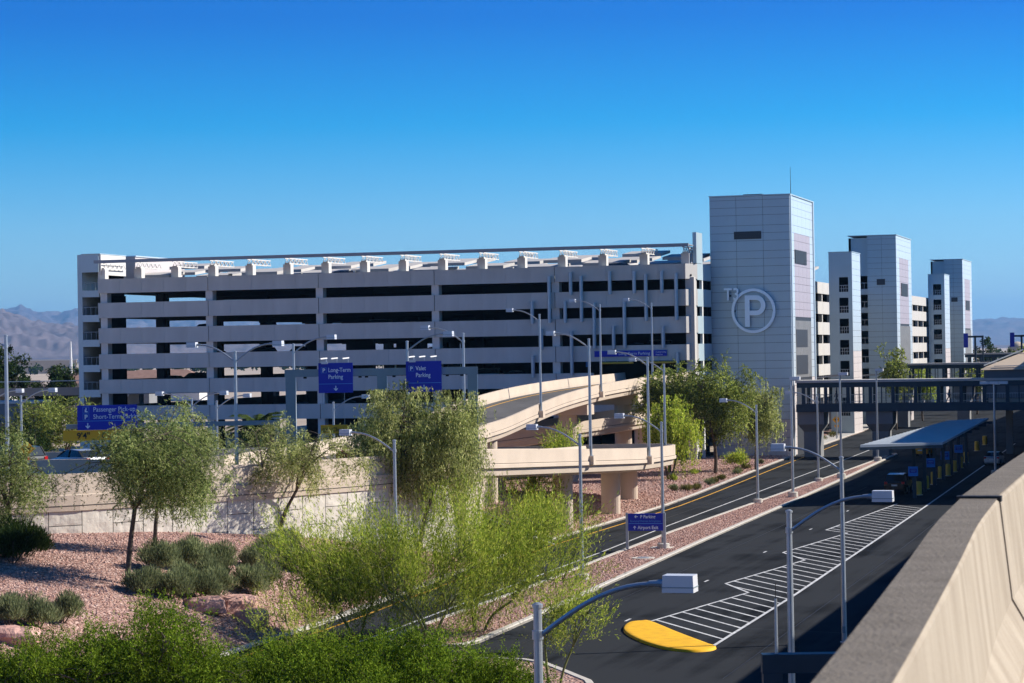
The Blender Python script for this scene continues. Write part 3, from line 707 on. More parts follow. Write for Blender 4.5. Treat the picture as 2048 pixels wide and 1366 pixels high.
MB().box(TX0 - .06, TX1 + .12, TY0 - .08, TY1 + .1, TZ, TZ + .14).build('roof_cap', 'panel', t1)
MB().box(-56.4, -54.0, 297, 300, TZ + .14, TZ + .42).build('roof_hatch', 'louver', t1)
MB().tube([(-50.6, 298, TZ), (-50.6, 298, TZ + 1.6), (-50.6, 298, TZ + 3.7)], [.05, .035, .02], 6).build('antenna', 'louver', t1)
# emblem
em = thing('garage_emblem', 'large raised round P emblem with small T3 on the tallest tower', 'emblem', (-54.72, TY0 - .03, 17.95))
ring = MB(); N_ = 64; ro, ri = 2.74, 2.40
vv = []
for y_ in (-.42, -.14):
    for r_ in (ro, ri): vv += [(r_ * math.cos(2 * PI * k / N_), y_, r_ * math.sin(2 * PI * k / N_)) for k in range(N_)]
ff = []
for k in range(N_):
    k2 = (k + 1) % N_
    ff += [(k, k2, N_ + k2, N_ + k), (3 * N_ + k, 3 * N_ + k2, 2 * N_ + k2, 2 * N_ + k), (2 * N_ + k, 2 * N_ + k2, k2, k), (N_ + k, N_ + k2, 3 * N_ + k2, 3 * N_ + k)]
ring.add(vv, ff).build('ring', 'emblem', em)
pp = MB(); A = 12
def P_outline():
    out = [(-1.05, -1.95), (-.45, -1.95), (-.45, -.55), (.4, -.55)]
    out += [(.4 + 1.12 * math.cos(a), .68 + 1.23 * math.sin(a)) for a in np.linspace(-PI / 2, PI / 2, A)][1:]
    out += [(-1.05, 1.91)]
    return out
def P_hole(): return [(-.45, .02), (-.45, 1.34)] + [(.38 + .58 * math.cos(a), .68 + .66 * math.sin(a)) for a in np.linspace(PI / 2, -PI / 2, A)]
cu = bpy.data.curves.new('letter_p', 'CURVE'); cu.dimensions = '2D'; cu.fill_mode = 'BOTH'; cu.extrude = .15
for pts in (P_outline(), P_hole()):
    sp = cu.splines.new('POLY'); sp.points.add(len(pts) - 1); sp.use_cyclic_u = True
    for q, p in zip(sp.points, pts): q.co = (p[0], p[1], 0, 1)
cu.materials.append(M['emblem']); to_mesh_obj('letter', cu, em, (0, -.28, 0))
lettering('letter', 'T', 2.1, (-3.6, -.50, 1.38), em, 'emblem', ext=.16, bold=.035, xs=.8); lettering('letter', '3', 2.1, (-2.5, -.50, 1.38), em, 'emblem', ext=.16, bold=.035, xs=.8)
for o_ in list(em.children): o_.location.x -= 0.0
MB().box(-1.0, -.7, -.15, .02, -1.6, -1.4).box(-.1, .2, -.15, .02, 1.4, 1.6).box(2.3, 2.6, -.15, .02, -.1, .1).box(-2.6, -2.3, -.15, .02, -.1, .1).box(-3.0, -2.8, -.2, .02, 1.8, 2.0).box(-2.1, -1.9, -.2, .02, 1.8, 2.0).build('standoff', 'louver', em)

def stair_tower(x0, x1, y0, y1, zt, openings, ox0, ox1, label, name='stair_tower', rail=True):
    t = thing(name, label, 'tower')
    MB().box(x0, ox0, y0, y0 + .35, -.05, zt).build('wall_strip', 'panel', t)
    MB().box(ox1, x1 - .02, y0, y0 + .35, -.05, zt).build('wall_strip', 'panel', t)
    prev = -.05
    for (z0, z1) in sorted(openings):
        MB().box(ox0 + .002, ox1 - .002, y0 + .01, y0 + .34, prev, z0).build('band', 'panel', t)
        MB().box(ox0, ox1, y0 + .35, y1 - .3, z0 - .3, z0 - .05).build('landing', 'interior', t)
        q = MB(); q.bar((ox0, y0 + .1, z0 + 1.0), (ox1, y0 + .1, z0 + 1.0), .07, .07); q.bar((ox0, y0 + .1, z0 + .5), (ox1, y0 + .1, z0 + .5), .05, .05)
        for f in (.25, .5, .75): q.bar((ox0 + (ox1 - ox0) * f, y0 + .1, z0), (ox0 + (ox1 - ox0) * f, y0 + .1, z0 + 1.0), .06, .06)
        q.build('railing', 'steel', t)
        st = MB(); st.add([(ox0 + .2, y0 + 1.5, z0), (ox0 + .2, y0 + 2.6, z0), (ox1 - .2, y0 + 2.6, z0 + 1.6), (ox1 - .2, y0 + 1.5, z0 + 1.6), (ox0 + .2, y0 + 1.5, z0 + .2), (ox0 + .2, y0 + 2.6, z0 + .2), (ox1 - .2, y0 + 2.6, z0 + 1.8), (ox1 - .2, y0 + 1.5, z0 + 1.8)], [(0, 1, 2, 3), (7, 6, 5, 4), (4, 5, 1, 0), (5, 6, 2, 1), (6, 7, 3, 2), (7, 4, 0, 3)])
        st.build('stair_flight', 'interior', t)
        prev = z1
    MB().box(ox0 + .002, ox1 - .002, y0 + .01, y0 + .34, prev, zt).build('band', 'panel', t)
    MB().box(x0, x0 + .3, y0 + .35, y1, -.05, zt).build('side_wall', 'panel', t)
    MB().box(x0 + .3, x1 - .35, y1 - .3, y1, -.05, zt).build('rear_wall', 'louver', t)
    MB().box(x1 - .34, x1 - .04, y0 + .35, y1, -.05, zt).build('side_core', 'louver', t)
    clad(x0, x1 - .04, y0, y1, .1, zt, 'E', 2, ROWS, lambda a, z: 'panel_trim' if z > 13 else 'panel_low', t)
    MB().box(x0 - .05, x1 + .08, y0 - .06, y1 + .06, zt, zt + .12).build('roof_cap', 'panel', t)
    return t
ops2 = [(21.75, 24.0), (18.55, 20.85), (15.4, 17.65), (12.15, 14.4), (8.9, 11.2), (2.8, 5.6)]
stair_tower(-57.0, -53.45, 369.0, 378.0, 27.8, ops2, -55.45, -54.05, 'slim stair tower with open landings just right of the emblem tower')
stair_tower(-59.7, -56.2, 525, 535, 28.6, [(24.2, 26.5), (21.0, 23.2), (17.8, 20.0), (14.6, 16.8), (11.5, 13.6), (8.3, 10.4)], -58.6, -56.9, 'farthest slim stair tower with open landings left of the last tall tower')
def far_tower(x0, x1, y0, y1, zt, xs, ops, label, lz):
    t = thing('elevator_tower', label, 'tower')
    MB().box(xs + .06, x1 - .06, y0 + .06, y1, -.1, zt - .1).build('core', 'louver', t)
    clad(xs, x1, y0 + .06, y1, .15, zt, 'S', 2, [1.27, .94, .94], 'panel', t)
    def sm(a, z): return 'panel_mauve' if (y0 + 4 < a < y1 - 3 and 17 < z < zt - 4) else ('panel_trim' if z > 9 else 'panel_low')
    clad(xs, x1 - .06, y0 + .02, y1, .15, zt, 'E', 5, [1.27, .94, .94], sm, t, cut=lambda a, z: y0 + 4 < a < y1 - 3 and z < 16.8)
    MB().box(x1 - .05, x1, y0 + 4, y1 - 3, 8.5, 16.8).build('mesh_screen', 'mesh_grey', t)
    louver(t, 'E', y0 + 6, y1 - 6, lz - .6, lz + 1.6, x1, 0)
    louver(t, 'S', xs + 1.6, xs + 3.0, lz + 1.2, lz + 2.2, 0, y0)
    # open gallery on the left
    prev = -.05
    for (z0, z1) in sorted(ops):
        MB().box(x0, xs - .02, y0 + .6, y0 + .9, prev, z0).build('gallery_band', 'panel', t)
        q = MB(); q.bar((x0, y0 + .7, z0 + 1), (xs, y0 + .7, z0 + 1), .08, .08)
        for f in (.2, .4, .6, .8): q.bar((x0 + (xs - x0) * f, y0 + .7, z0), (x0 + (xs - x0) * f, y0 + .7, z0 + 1), .06, .06)
        q.build('railing', 'steel', t); MB().box(x0, xs, y0 + .9, y1, z0 - .3, z0 - .05).build('landing', 'interior', t)
        prev = z1
    MB().box(x0, xs - .02, y0 + .6, y0 + .9, prev, zt - .3).build('gallery_band', 'panel', t)
    MB().box(x0, x0 + .4, y0 + .6, y1, -.05, zt - .3).build('side_wall', 'panel', t)
    MB().box(x0 + .4, xs, y1 - .4, y1, -.05, zt - .3).build('rear_wall', 'interior', t)
    MB().box(x0 - .05, x1 + .1, y0 - .06, y1 + .06, zt, zt + .14).build('roof_cap', 'panel', t)
    return t
far_tower(-60.4, -52.25, 413, 434, 32.2, -57.2, [(23.2, 25.4), (20.0, 22.2), (16.9, 19.1), (13.8, 16.0), (10.6, 12.9), (7.4, 9.6)], 'middle tall grey panelled tower behind the slim stair tower', 22.6)
far_tower(-62.6, -55.4, 556, 577, 32.8, -59.6, [(22.5, 24.7), (19.5, 21.6), (16.4, 18.5), (13.3, 15.4), (10.2, 12.4)], 'smallest looking, farthest tall grey panelled tower on the right', 22)

# ------------------------------------------------------------------ pedestrian bridges
def foot_bridge(y0, x0, x1, zb, label, piers, detail=True):
    t = thing('pedestrian_bridge', label, 'bridge', (0, 0, 0)); y1 = y0 + 4.4
    MB().box(x0, x1, y0 - .3, y1 + .3, zb + 3.55, zb + 3.85).build('roof', 'canopy_white', t)
    MB().box(x0 + .1, x1, y0, y0 + .35, zb + 2.95, zb + 3.54).build('top_beam', 'bluesteel', t)
    MB().box(x0 + .1, x1, y1 - .35, y1, zb + 2.95, zb + 3.54).build('top_beam', 'bluesteel', t)
    MB().box(x0, x1, y0, y0 + .35, zb, zb + .48).box(x0, x1, y0 + .04, y0 + .3, zb + .48, zb + .56).box(x0, x1, y0, y0 + .35, zb + .56, zb + .95).build('bottom_beam', 'bluesteel', t)
    MB().box(x0, x1, y1 - .35, y1, zb, zb + .95).build('bottom_beam', 'bluesteel', t)
    MB().box(x0, x1, y0 + .36, y1 - .36, zb + .6, zb + .8).build('floor', 'walk', t)
    k = 0; x = x0 + .9
    while x < x1 - .2:
        w = .40 if k % 2 == 0 else .11
        for yy in (y0 + .05, y1 - .35): MB().box(x - w / 2, x + w / 2, yy, yy + .28, zb + .96, zb + 2.94).build('post', 'bluesteel', t)
        x += 1.35; k += 1
    for yy in (y0 + .2, y1 - .2):
        q = MB(); q.bar((x0, yy, zb + 2.05), (x1, yy, zb + 2.05), .05, .05); q.bar((x0, yy, zb + 1.2), (x1, yy, zb + 1.2), .04, .04)
        if detail:
            x = x0 + .3
            while x < x1: q.bar((x, yy, zb + 1.0), (x, yy, zb + 2.05), .02, .02); x += .3
        q.build('railing', 'steel', t)
    for (px, w) in piers:
        q = MB(); q.prism([(px - w / 2, y0 + 1.2), (px + w / 2, y0 + 1.2), (px + w / 2, y1 - .6), (px - w / 2, y1 - .6)], -.05, zb - 2.4)
        q.add([(px - w / 2, y0 + 1.2, zb - 2.4), (px + w / 2, y0 + 1.2, zb - 2.4), (px + w / 2, y1 - .6, zb - 2.4), (px - w / 2, y1 - .6, zb - 2.4),
               (px - w / 2 - .6, y0 + .4, zb - 1.5), (px + w / 2 + .6, y0 + .4, zb - 1.5), (px + w / 2 + .6, y1, zb - 1.5), (px - w / 2 - .6, y1, zb - 1.5)],
              [(3, 2, 1, 0), (4, 5, 6, 7), (0, 1, 5, 4), (1, 2, 6, 5), (2, 3, 7, 6), (3, 0, 4, 7)])
        q.box(px - w / 2 - .6, px + w / 2 + .6, y0 + .4, y1, zb - 1.5, zb - .01)
        q.build('pier', 'grey_wall', t)
    return t
foot_bridge(291.0, -49.2, -20, 5.5, 'nearest covered steel footbridge crossing the road from the emblem tower', [(-47.5, 2.0), (-39.2, 2.0)])
foot_bridge(398, -52, -22, 6.6, 'middle covered footbridge from the second tall tower, behind the nearest one', [(-50, 2.0), (-40, 2.0)], False)
foot_bridge(548, -54.5, -16, 7.6, 'farthest covered footbridge at the last tall tower', [(-52, 2.0), (-41, 2.0)], False)
# walkway canopies between garage and bridges
wc = thing('walkway_canopy', 'thin sloping grey canopies over the walkway between the slim and middle towers', 'canopy')
for k, (y, x0, x1, z) in enumerate([(345, -59.5, -52.5, 8.4), (362, -59.5, -54.5, 9.0), (392, -59, -50, 8.8), (500, -60, -52.5, 9.3)]):
    MB().add([(x0, y, z - .5), (x1, y, z), (x1, y + 5, z), (x0, y + 5, z - .5), (x0, y, z - .25), (x1, y, z + .25), (x1, y + 5, z + .25), (x0, y + 5, z - .25)],
             [(3, 2, 1, 0), (4, 5, 6, 7), (0, 1, 5, 4), (1, 2, 6, 5), (2, 3, 7, 6), (3, 0, 4, 7)]).build('roof_panel', 'canopy_steel', wc)
    for x in (x0 + .4, x1 - .4): MB().box(x - .1, x + .1, y + 2.4, y + 2.6, -.05, z - .3).build('post', 'steel', wc)

# ------------------------------------------------------------------ terminal side
tm = thing('terminal_building', 'grey terminal block with sloped tan roof at the right end of the footbridge', 'building')
MB().box(-26.7, 40, 291.2, 330, 6.95, 10.3).build('fascia', 'fascia', tm)
MB().box(-26.75, 40, 291.05, 291.19, 8.55, 8.75).build('trim', 'louver', tm)
MB().box(-26.3, 40, 292, 330, 6.3, 6.94).build('soffit', 'curb', tm)
MB().add([(-27.1, 290.7, 10.31), (40, 290.7, 10.31), (40, 331, 10.31), (-27.1, 331, 10.31), (-26.5, 291.4, 10.7), (-22.4, 297, 12.4), (40, 297, 13.2), (40, 330, 13.2), (-22.4, 330, 12.4), (40, 290.8, 11.0)],
         [(3, 2, 1, 0), (0, 1, 9, 4), (4, 9, 6, 5), (5, 6, 7, 8), (0, 4, 5, 8, 3)]).build('roof', 'roof_tan', tm)
q = MB(); q.bar((-26.7, 291.3, 10.85), (-22.5, 296.6, 12.65), .12, .12); q.bar((-22.5, 296.6, 12.65), (40, 296.6, 13.4), .12, .12); q.bar((-25.5, 291.2, 10.75), (40, 291.2, 11.25), .08, .08); q.build('railing', 'steel', tm)
for k in range(6): MB().box(-24.9 + 7 * k, -24.1 + 7 * k, 299, 299.8, -.05, 6.3).build('column', 'grey_wall', tm)
MB().prism([(-6.2, 218), (-9.4, 290), (-12, 640), (60, 640), (60, 218)], -.05, 20.9).build('main_block', 'grey_wall', tm)
MB().box(-24, -6, 331, 620, 5.8, 6.9).build('upper_deck', 'grey_wall', tm)
for k in range(14): MB().box(-22.5, -21.6, 340 + 19 * k, 340.9 + 19 * k, -.05, 5.8).build('column', 'grey_wall', tm)

# shuttle shelter
sh = thing('bus_shelter', 'long low flat grey shelter roof over the pick-up bays beside the road', 'shelter')
cor = [(-29.0, 203.4), (-22.65, 207.8), (-24.9, 276.2), (-28.6, 268.2)]
q = MB(); q.prism(cor, 4.85, 5.05); q.build('roof', 'canopy_roof', sh)
q = MB()
for k in range(26):
    f0 = (k + .1) / 26; a = Vector((cor[0][0] + (cor[3][0] - cor[0][0]) * f0, cor[0][1] + (cor[3][1] - cor[0][1]) * f0, 5.06)); c = Vector((cor[1][0] + (cor[2][0] - cor[1][0]) * f0, cor[1][1] + (cor[2][1] - cor[1][1]) * f0, 5.06))
    q.bar(a, c, .05, .05)
q.build('roof_seams', 'canopy_roof', sh)
MB().prism([(cor[0][0] - .05, cor[0][1] - .1), (cor[1][0] + .05, cor[1][1] - .1), (cor[1][0] + .05, cor[1][1] + .15), (cor[0][0] - .05, cor[0][1] + .15)], 4.6, 4.849).build('edge_beam', 'bluesteel', sh)
for k in range(7):
    y = 213 + 9.5 * k; x = -25.7 - .02 * (y - 213)
    MB().box(x - .16, x + .16, y - .16, y + .16, 0, 4.6).build('post', 'bluesteel', sh)
    MB().bar((x - 2.6, y - 2, 4.7), (x + 2.7, y + 1.6, 4.7), .2, .28).build('cross_beam', 'bluesteel', sh)
BOL = [(-25.9, 217.2, .33), (-26.2, 226.3, .25), (-26.36, 233.6, .25), (-26.85, 244.2, .25), (-26.6, 249, .25), (-26.75, 256.7, .25), (-26.97, 265, .25), (-27.6, 277.4, .25), (-29.2, 307.4, .3), (-29.9, 325.7, .3)]
for k, (x, y, r_) in enumerate(BOL):
    ordn = ['nearest, thickest', 'second', 'third', 'fourth', 'fifth', 'sixth', 'seventh', 'eighth', 'ninth', 'farthest'][k]
    bo = thing('bollard', f'{ordn} yellow bollard counted from the front of the shelter', 'bollard', (x, y, 0), group='yellow bollards under the shelter')
    MB().tube([(0, 0, 0), (0, 0, 1.15), (0, 0, 1.22)], [r_, r_, r_ * .7], 14).build('post', 'bollard', bo)
    MB().tube([(0, 0, 0), (0, 0, .05)], r_ * 1.35, 14).build('foot_ring', 'curb', bo)
for k, (x, y, z) in enumerate([(-25.75, 213, 2.35), (-26.0, 228.5, 2.35), (-26.25, 243.5, 2.35), (-26.5, 259, 2.35)]):
    bs = thing('bay_sign', ['nearest', 'second', 'third', 'farthest'][k] + ' square bright blue bay sign hanging under the shelter', 'sign', (x, y - .35, z), R(10), group='blue bay signs under the shelter')
    MB().box(-.42, .42, -.05, .05, -.42, .42).build('board', 'sky_blue', bs)
    MB().box(-.3, .3, -.07, -.051, -.12, .22).build('panel', 'signblue', bs)
    lettering('lettering', 'BAY', .16, (0, -.085, .02), bs, 'signwhite', align='CENTER') if False else MB().box(-.24, .24, -.085, -.071, .08, .14).box(-.2, .2, -.085, -.071, -.05, .0).build('text_lines', 'signline', bs)
    MB().bar((0, 0, .42), (0, .2, 2.4), .06, .06).build('hanger', 'bluesteel', bs)

# ------------------------------------------------------------------ elevated roadway at the camera and its barrier
OUT = [(-.55, -14), (-.75, -6), (-.95, 0), (-1.15, 4), (-1.31, 7.89), (-1.53, 12.05), (-1.70, 15.0), (-1.80, 17.5)]
OUT2 = [(-1.82, 17.62), (-1.89, 22), (-1.93, 26), (-2.0, 34), (-2.2, 50), (-2.6, 90), (-3.0, 150), (-3.4, 217)]
dk = thing('overpass', 'raised concrete roadway at the right edge whose barrier runs away from the viewer', 'overpass')
allp = OUT + OUT2
MB().prism([(x + .02, y) for x, y in allp] + [(16, 217), (16, -14)], 9.7, 11.15).build('deck', 'tan', dk)
MB().prism([(x + .7, y) for x, y in allp] + [(15.5, 216.9), (15.5, -13.9)], 11.15, 11.162).build('road_surface', 'asphalt_old', dk)
PRO = [(0, -1.5), (0, 1.05), (.02, 1.07), (.265, 1.07), (.285, 1.05), (.36, .35), (.50, .1), (.50, 0), (.50, -1.5)]
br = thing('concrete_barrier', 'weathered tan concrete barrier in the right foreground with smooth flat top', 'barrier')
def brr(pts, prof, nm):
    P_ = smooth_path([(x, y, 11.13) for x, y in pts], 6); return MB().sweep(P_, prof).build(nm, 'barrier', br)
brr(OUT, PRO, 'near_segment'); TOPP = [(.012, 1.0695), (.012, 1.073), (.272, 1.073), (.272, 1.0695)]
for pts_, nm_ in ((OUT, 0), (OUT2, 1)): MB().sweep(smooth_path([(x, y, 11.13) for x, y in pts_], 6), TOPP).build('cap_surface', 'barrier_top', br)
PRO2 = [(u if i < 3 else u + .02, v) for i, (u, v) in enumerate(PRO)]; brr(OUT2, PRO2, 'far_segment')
jo = MB(); jo.bar((-1.815, 17.55, 12.2), (-1.5, 17.55, 12.2), .1, .04); jo.build('joint_plate', 'black', br)
for y in (20, 60, 100, 140, 180): MB().box(4, 6, y - 1, y + 1, -.05, 9.7).build('column', 'tan', dk)
# steel portal below the barrier
po = thing('sign_portal', 'dark steel sign portal end with thin mast beside the foreground barrier', 'gantry', (-10.9, 60.2, 0), R(16))
MB().box(-.24, .24, -.24, .24, 0, 5.15).build('post', 'bluesteel', po)
MB().box(-.26, 9.5, -.22, .22, 5.15, 5.62).build('beam', 'bluesteel', po)
MB().tube([(.12, 0, 5.62), (.12, 0, 7.0)], [.045, .035], 8).build('mast', 'steel', po); MB().tube([(.12, 0, 7.0), (.12, 0, 7.4)], .01, 5).build('whip', 'black', po)

# ------------------------------------------------------------------ street lamps
def lamp(base, height, arms, label, pedestal=None, arm=3.0, group='street lamps'):
    t = thing('street_lamp', label, 'street lamp', base, group=group)
    if pedestal == 'round': MB().tube([(0, 0, -.1), (0, 0, .32), (0, 0, .36)], [.42, .42, .34], 16).build('footing', 'curb', t)
    elif pedestal: MB().box(-.3, .3, -.36, .36, -.62, .0).build('pilaster', 'tan', t)
    MB().tube([(0, 0, 0), (0, 0, .06)], .2, 10).build('base_plate', 'steel', t)
    MB().tube([(0, 0, 0), (0, 0, height * .5), (0, 0, height)], [.125, .105, .085], 12).build('pole', 'steel', t)
    MB().box(-.07, .07, -.135, -.1, .45, .75).build('hand_hole_cover', 'gantry', t)
    MB().tube([(0, 0, height - .62), (0, 0, height - .45)], .115, 12).build('arm_clamp', 'steel', t)
    MB().tube([(0, 0, height), (0, 0, height + .06), (0, 0, height + .1)], [.11, .11, .03], 12).build('cap', 'steel', t)
    for ang in arms:
        ca, sa = math.cos(R(ang)), math.sin(R(ang))
        prof = [(.05, -.55), (.5, -.22), (1.0, .1), (1.5, .33), (2.0, .46), (arm - .45, .5)]
        prof = [(u * (arm - .45) / 2.55, v) for u, v in prof[:-1]] + [prof[-1]]
        MB().tube(smooth_path([(u * ca, u * sa, height + v) for u, v in prof], 3), .05, 8).build('arm', 'steel', t)
        hd = MB()
        # shoebox head along the arm
        a0, a1, w, z0, z1 = arm - .45, arm + .17, .22, height + .34, height + .67
        P = []
        for z, k in ((z0, 1.0), (z1, .96)):
            for u, v in ((a0, -w), (a1, -w), (a1, w), (a0, w)):
                uu = (u - (a0 + a1) / 2) * k + (a0 + a1) / 2; P.append((uu * ca - v * k * sa, uu * sa + v * k * ca, z))
        hd.add(P, [(3, 2, 1, 0), (4, 5, 6, 7), (0, 1, 5, 4), (1, 2, 6, 5), (2, 3, 7, 6), (3, 0, 4, 7)])
        ho = hd.build('lamp_head', 'head', t)
        P2 = [((a0 + .08) * ca - v * sa, (a0 + .08) * sa + v * ca, z0 - .012) for v in (-.18, .18)] + [((a1 - .08) * ca - v * sa, (a1 - .08) * sa + v * ca, z0 - .012) for v in (.18, -.18)]
        MB().add(P2, [(0, 1, 2, 3)]).build('lens', 'lens', ho)
        sm_ = MB(); P3 = []
        for z in (z0 + .09, z0 + .11):
            for u, v in ((a0 - .006, -w - .006), (a1 + .006, -w - .006), (a1 + .006, w + .006), (a0 - .006, w + .006)): P3.append((u * ca - v * sa, u * sa + v * ca, z))
        sm_.add(P3, [(3, 2, 1, 0), (4, 5, 6, 7), (0, 1, 5, 4), (1, 2, 6, 5), (2, 3, 7, 6), (3, 0, 4, 7)]).build('door_seam', 'gantry', ho)
        MB().tube([((arm - .75) * ca, (arm - .75) * sa, height + .5), ((arm - .44) * ca, (arm - .44) * sa, height + .5)], [.055, .085], 8).build('socket', 'steel', t)
    return t
LAMPS = [((-12.88, 45.6, 0), 8.3, [0], 'nearest street lamp, its big head reaching right over the yellow island', None),
         ((-12.6, 72.9, 0), 8.3, [0], 'tall lamp with head reaching right, standing left of the hatched lane marking end', None),
         ((-16.35, 108.6, 0), 8.3, [180], 'lamp crossing the hatched lane with arm reaching left, foot in the overpass shade', None),
         ((-35.5, 135.3, .1), 8.35, [180], 'median lamp nearest the viewer, arm left, in front of the lower ramp', 'round'),
         ((-35.65, 157.3, .1), 8.35, [180], 'median lamp right beside the Airport Exit sign with arm left', 'round'),
         ((-38.0, 204.5, .1), 8.3, [180], 'median lamp standing at the road kerb in front of the tower trees', 'round'),
         ((-38.0, 237.2, .1), 8.3, [180], 'farthest median lamp with arm left, in front of the emblem tower corner', 'round'),
         ((-43.9, 126.8, .5), 8.0, [180], 'lamp rising from the airy foreground shrubs in front of the wall, arm left', 'round'),
         ((-60.35, 216.0, 7.85), 8.9, [180], 'lowest of three lamps on the upper ramp barrier', 'p'),
         ((-60.35, 238.9, 9.2), 8.8, [180], 'middle of three lamps on the upper ramp barrier', 'p'),
         ((-60.35, 262.3, 9.8), 8.7, [180], 'highest of three lamps on the upper ramp barrier, by the garage', 'p'),
         ((-43.6, 169.2, 5.75), 8.4, [180], 'lamp on the lower ramp barrier where a pilaster steps out', 'p'),
         ((-43.0, 185.2, 5.0), 7.7, [180], 'lamp on the lower ramp barrier at its right bend', 'p'),
         ((-47.4, 210.6, 4.3), 7.7, [180], 'lamp on the lower ramp barrier behind the bend', 'p'),
         ((-52.1, 166.0, 6.3), 8.4, [180], 'lamp between the two ramps behind the right gantry post, arm left', None),
         ((-50.9, 149.9, 6.1), 8.0, [0], 'lamp behind the Valet Parking sign with arm right', None),
         ((-62.2, 158.4, 6.1), 8.0, [0], 'lamp behind the left gantry post with arm right', None),
         ((-58.2, 138.4, 6.1), 7.5, [0, 180], 'tall two-armed lamp left of the gantry', None),
         ((-80.8, 182.9, 0), 9.9, [0, 180], 'small distant two-armed lamp in front of the garage', None),
         ((-82.9, 192.9, 0), 9.5, [0], 'small distant single lamp right of the two-armed one, arm right', None),
         ((-70.1, 187.3, 0), 9.4, [0], 'distant lamp under the Long-Term sign with arm right', None),
         ((-61.6, 115.4, 6.2), 8.4, [180], 'tall lamp on the retaining wall at the left edge, arm leaving the picture', 'p'),
         ((-93.2, 177, 0), 10.4, [0], 'distant lamp behind the left edge lamp, head just right of its pole', None),
         ((-103, 190, 0), 10.2, [0], 'distant lower lamp at the left edge with dark pole', None)]
for a in LAMPS: lamp(a[0], a[1], a[2], a[3], a[4])
def flat_lamp(base, height, wide, label, side=0.35):
    t = thing('street_lamp', label, 'street lamp', base, group='flat-headed lamp posts')
    MB().tube([(0, 0, 0), (0, 0, .45), (0, 0, .5)], [.45, .45, .36], 16).build('footing', 'curb', t)
    MB().tube([(0, 0, .3), (0, 0, height * .6), (0, 0, height)], [.13, .11, .09], 12).build('pole', 'steel', t)
    for k in range(wide):
        xo = side + (k - (wide - 1) / 2) * .95
        ho = MB().box(xo - .45, xo + .45, -.3, .3, height - .02, height + .26).build('lamp_head', 'head', t)
        MB().box(xo - .38, xo + .38, -.24, .24, height - .035, height - .021).build('lens', 'lens', ho)
    MB().box(-.06, side + wide * .2, -.05, .05, height - .1, height).build('bracket', 'steel', t)
flat_lamp((-36.25, 212.0, .1), 10.4, 1, 'tall flat-headed lamp post on a round footing in the median, left of the footbridge')
flat_lamp((-36.6, 243, .1), 10.4, 1, 'tall flat-headed lamp post in front of the footbridge, second from left')
flat_lamp((-37.8, 279, .1), 10.4, 1, 'flat-headed lamp post at the median tip, in front of the footbridge pier')
flat_lamp((-22.0, 250.6, 0), 9.3, 3, 'lamp post with three-part flat head at the right, beside the shelter', 0)

# ------------------------------------------------------------------ signs
def arrow(parent, x, z, s_, direction, y=-.07, material='signwhite'):
    q = MB(); pts = [(-.09, -.5), (.09, -.5), (.09, .12), (.3, -.08), (.42, .06), (0, .5), (-.42, .06), (-.3, -.08), (-.09, .12)]
    rot = {'up': 0, 'left': PI / 2, 'down': PI}[direction]; c_, s2 = math.cos(rot), math.sin(rot)
    P = [((u * c_ - v * s2) * s_ + x, (u * s2 + v * c_) * s_ + z) for u, v in pts]
    n_ = len(P); q.add([(a, y, c) for a, c in P] + [(a, y + .02, c) for a, c in P], [(0, 1, 2, 8), (8, 2, 3, 4, 5), (8, 5, 6, 7)] + [(i, n_ + i, n_ + (i + 1) % n_, (i + 1) % n_) for i in range(n_)])
    return q.build('arrow', material, parent)
def pbox(parent, x, z, s_, letter='P'):
    q = MB(); w = .05 * s_
    q.box(x, x + s_, -.075, -.06, z, z + w).box(x, x + s_, -.075, -.06, z + s_ - w, z + s_).box(x, x + w, -.075, -.06, z + w, z + s_ - w).box(x + s_ - w, x + s_, -.075, -.06, z + w, z + s_ - w)
    q.build('symbol_frame', 'signline', parent)
    if letter: lettering('lettering', letter, s_ * .98, (x + s_ / 2, -.07, z + s_ * .16), parent, 'signwhite', align='CENTER', bold=.01)
GRZ = R(18)
gy = thing('sign_gantry', 'grey steel gantry of three posts carrying the two tall blue parking signs', 'gantry', (-55.4, 139.7, 6.07), GRZ)
for x in (.3, 5.95, 11.55): MB().box(x - .3, x + .3, -.25, .25, 0, 5.95).build('post', 'gantry', gy)
for x in (.3, 5.95, 11.55): MB().box(x + .301, x + .33, -.2, .2, 0, 5.9).build('lit_side_plate', 'panel_trim', gy)  # pale plates paint the sunlit right side of each post
MB().box(-.05, 11.9, -.22, .22, 5.95, 6.4).build('beam', 'gantry', gy)
for x in (1.2, 4.6, 5.0, 6.7, 10.0, 10.9): MB().box(x - .1, x + .1, -.1, .1, 5.83, 5.949).build('junction_box', 'black', gy)
